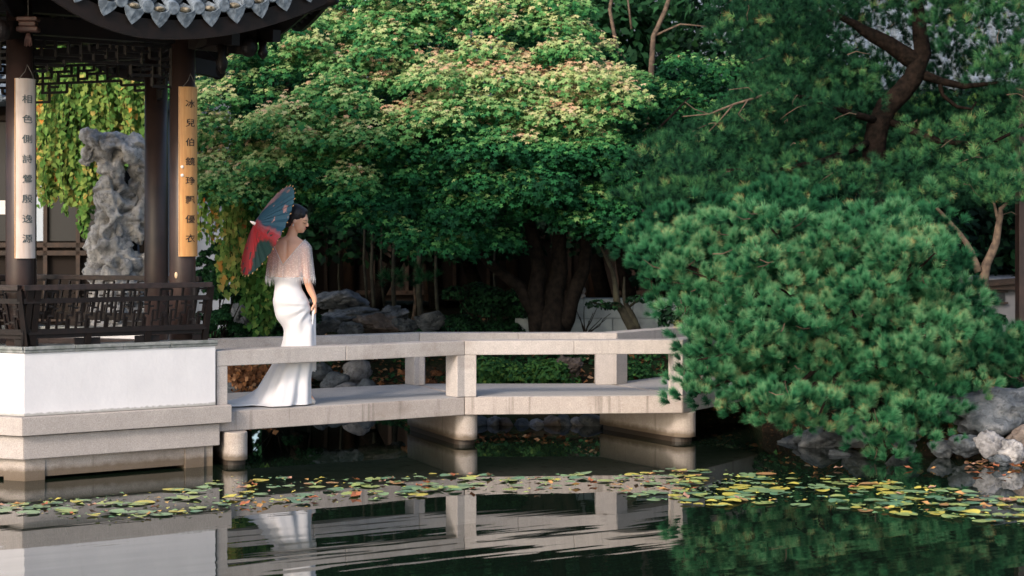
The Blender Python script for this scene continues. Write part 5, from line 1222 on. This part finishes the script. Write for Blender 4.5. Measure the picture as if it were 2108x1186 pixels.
# sheer cape
SHEER = bpy.data.materials.new('sheer_beaded_tulle'); SHEER.use_nodes = True; t = SHEER.node_tree; b = t.nodes['Principled BSDF']; b.inputs['Base Color'].default_value = (.84, .80, .81, 1); b.inputs['Roughness'].default_value = .5
g = t.nodes.new('ShaderNodeNewGeometry').outputs['Position']; vo = t.nodes.new('ShaderNodeTexVoronoi'); vo.inputs['Scale'].default_value = 75; t.links.new(g, vo.inputs['Vector'])
a_ = ramp(t, vo.outputs['Distance'], [(.15, (.62, .62, .62)), (.38, (.33, .33, .33))]); t.links.new(a_, b.inputs['Alpha'])
NAc, NZc = 150, 46; q = MB(); vs = []
def cape_pt(k, j):
    a = 2*PI*k/NAc; h = j/NZc; z = 1.335-.305*h
    rx = .105+(.062 if True else 0)*min(1, h*5)**.5+.022*h; ry = .062+.038*min(1, h*4)**.6+.020*h; cx = -.088
    if h < .12: z = 1.335-.305*h
    f_ = 1+.028*h*math.sin(15*a)+.015*h*math.sin(37*a+1)
    rx += .008*h; z -= .03*h*(math.sin(7*a)*.4)
    return B(cx+rx*f_*math.cos(a), .0+ry*f_*math.sin(a), z)
vs = [cape_pt(k, j) for j in range(NZc+1) for k in range(NAc)]
fs = []
for j in range(NZc):
    for k in range(NAc):
        c_ = (vs[j*NAc+k]+vs[(j+1)*NAc+(k+1) % NAc])/2-BO
        tz = (c_.z-1.13)/(1.34-1.13)
        if c_.y < 0 and tz > 0 and -.135-.105*tz < c_.x < -.135+.175*tz: continue
        fs.append((j*NAc+k, j*NAc+(k+1) % NAc, (j+1)*NAc+(k+1) % NAc, (j+1)*NAc+k))
q.add(vs, fs); q.build('cape', SHEER, bride, smooth=True)
def on_cape(x, z):
    h = (1.335-z)/.305; rx = .105+.062*min(1, h*5)**.5+.022*h; ry = .062+.038*min(1, h*4)**.6+.02*h; c = max(-1, min(1, (x+.092)/rx)); return B(x, -ry*math.sqrt(1-c*c)-.003, z)
for sgn, w1 in ((-1, .105), (1, .175)):
    q = MB(); q.tube([on_cape(-.135+sgn*w1*t_, 1.13+.21*t_) for t_ in (0, .2, .4, .6, .8, .97)], .0024, 6); q.build('neckline_trim', SATIN, bride, smooth=True)
q = MB()
for k in range(330):
    a = 2*PI*k/330; p = cape_pt(int(k*NAc/330), NZc); L = random.uniform(.008, .062); d1 = random.gauss(0, .004); q.tube([p, p+Vector((d1*.3, random.gauss(0, .002), -L*.5)), p+Vector((d1, random.gauss(0, .004), -L))], [.0012, .001, .0006], 4, False)
fo = q.build('fringe', SATIN, bride); fo['kind'] = 'stuff'
q = MB()
for k in range(10): q.ell(on_cape(-.134-.0006*k, 1.118-.012*k)+Vector((0, .0, 0)), (.0035, .003, .0035), 8, 6)
q.build('back_buttons', SATIN, bride, smooth=True)

# parasol
par = None
HUB = BO+Vector((-.366, -.07, 1.462)); AX = Vector((-.81, -.38, .455)).normalized()
par = thing('parasol', 'oil-paper parasol painted blue and red resting open on the shoulder of the person', 'parasol', tuple(HUB))
u1 = Vector((.51, 0, .86)); u1 = (u1-AX*u1.dot(AX)).normalized(); u2 = AX.cross(u1)
RP, DP, NR = .405, .115, 32
PM = bpy.data.materials.new('painted_oil_paper'); PM.use_nodes = True; t = PM.node_tree; b = t.nodes['Principled BSDF']; b.inputs['Roughness'].default_value = .45
g = t.nodes.new('ShaderNodeNewGeometry').outputs['Position']
def dotc(vec):
    n_ = t.nodes.new('ShaderNodeVectorMath'); n_.operation = 'DOT_PRODUCT'; s_ = t.nodes.new('ShaderNodeVectorMath'); s_.operation = 'SUBTRACT'; t.links.new(g, s_.inputs[0]); s_.inputs[1].default_value = HUB; t.links.new(s_.outputs[0], n_.inputs[0]); n_.inputs[1].default_value = vec; return n_.outputs['Value']
hgt = dotc(u1); side = dotc(u2)
nz = noise_node(t, g, 7, 3, .6); nz2 = noise_node(t, g, 13, 2, .5)
hv = math_node(t, 'ADD', math_node(t, 'MULTIPLY', hgt, 1.2), math_node(t, 'ADD', math_node(t, 'MULTIPLY', math_node(t, 'SUBTRACT', nz, .5), .30), .5))
red = (.27, .010, .010); blue = (.018, .062, .105); pink = (.34, .20, .21); dark = (.008, .032, .03)
c = ramp(t, hv, [(.0, red), (.16, (.33, .014, .013)), (.46, (.27, .014, .02)), (.52, (.22, .06, .08)), (.56, blue), (.80, (.03, .09, .145)), (.96, (.055, .14, .20))])
sv_ = math_node(t, 'ADD', math_node(t, 'MULTIPLY', side, 1.6), math_node(t, 'MULTIPLY', nz, .8))
pk = mixrgb(t, ramp(t, hv, [(.56, (0, 0, 0)), (.62, (1, 1, 1))]), (0, 0, 0), ramp(t, sv_, [(.50, (0, 0, 0)), (.62, (1, 1, 1))]))
dk = mixrgb(t, ramp(t, hv, [(.40, (1, 1, 1)), (.46, (0, 0, 0))]), (0, 0, 0), ramp(t, sv_, [(.12, (1, 1, 1)), (.22, (0, 0, 0))]))
c = mixrgb(t, pk, c, pink); c = mixrgb(t, dk, c, dark)
c = mixrgb(t, ramp(t, nz2, [(.63, (0, 0, 0)), (.66, (1, 1, 1))]), c, mixrgb(t, ramp(t, hv, [(.50, (0, 0, 0)), (.54, (1, 1, 1))]), dark, pink))
t.links.new(c, b.inputs['Base Color'])
tr = t.nodes.new('ShaderNodeBsdfTranslucent'); t.links.new(c, tr.inputs[0]); mx = t.nodes.new('ShaderNodeMixShader'); mx.inputs[0].default_value = .38; t.links.new(b.outputs[0], mx.inputs[1]); t.links.new(tr.outputs[0], mx.inputs[2]); t.links.new(mx.outputs[0], t.nodes['Material Output'].inputs[0])
def pp(rho, a, dd=0): return HUB-AX*(DP*(rho**1.25)-dd)+(u1*math.cos(a)+u2*math.sin(a))*RP*rho
q = MB(); vs = []; NRr = 8
for j in range(NRr+1):
    for k in range(NR*2):
        rho = .04+.96*j/NRr; sagp = -.013*rho*(k % 2) ; vs.append(pp(rho*(1-.012*(k % 2)*(j == NRr)), 2*PI*k/(NR*2), sagp))
q.add(vs, [(j*NR*2+k, j*NR*2+(k+1) % (NR*2), (j+1)*NR*2+(k+1) % (NR*2), (j+1)*NR*2+k) for j in range(NRr) for k in range(NR*2)]); q.build('canopy', PM, par)
BAMB = mat('bamboo_rib', (.42, .24, .11), .5)
for k in range(NR):
    a = 2*PI*k/NR; q = MB(); q.tube([pp(.05, a, -.006), pp(.5, a, -.007), pp(1.02, a, -.006)], .0028, 5); r = q.build('rib', BAMB, par)
    q = MB(); q.ell(pp(1.025, a, -.004), (.0045, .0045, .0045), 8, 6); q.build('rib_tip', BAMB, r, smooth=True)
    q = MB(); q.tube([pp(.55, a, -.010), HUB-AX*.20+(u1*math.cos(a)+u2*math.sin(a))*.012], .002, 4); q.build('stretcher', BAMB, r)
q = MB(); q.tube([HUB+AX*.045, HUB+AX*.03, HUB+AX*.012, HUB-AX*.02], [.003, .009, .013, .017], 14); q.build('cap', STUD, par, smooth=True)
q = MB(); q.tube([HUB-AX*.016, HUB-AX*.030], [.024, .034], 16); q.build('cap_collar', mat('red_lacquer', (.5, .04, .025), .4), par, smooth=True)
q = MB(); q.tube([HUB+AX*.01, HUB-AX*.52], .008, 10); q.build('shaft', BAMB, par, smooth=True)

# white notice at the left edge, on the pavilion's far column
x, z = XZ(3, 427, 14.6); q = MB(); q.box(x-.06, x+.030, 14.6, 14.61, z-.055, z+.055); tag(q.build('notice_card', STUD), 'small blank white card at the left edge inside the pavilion', 'card')
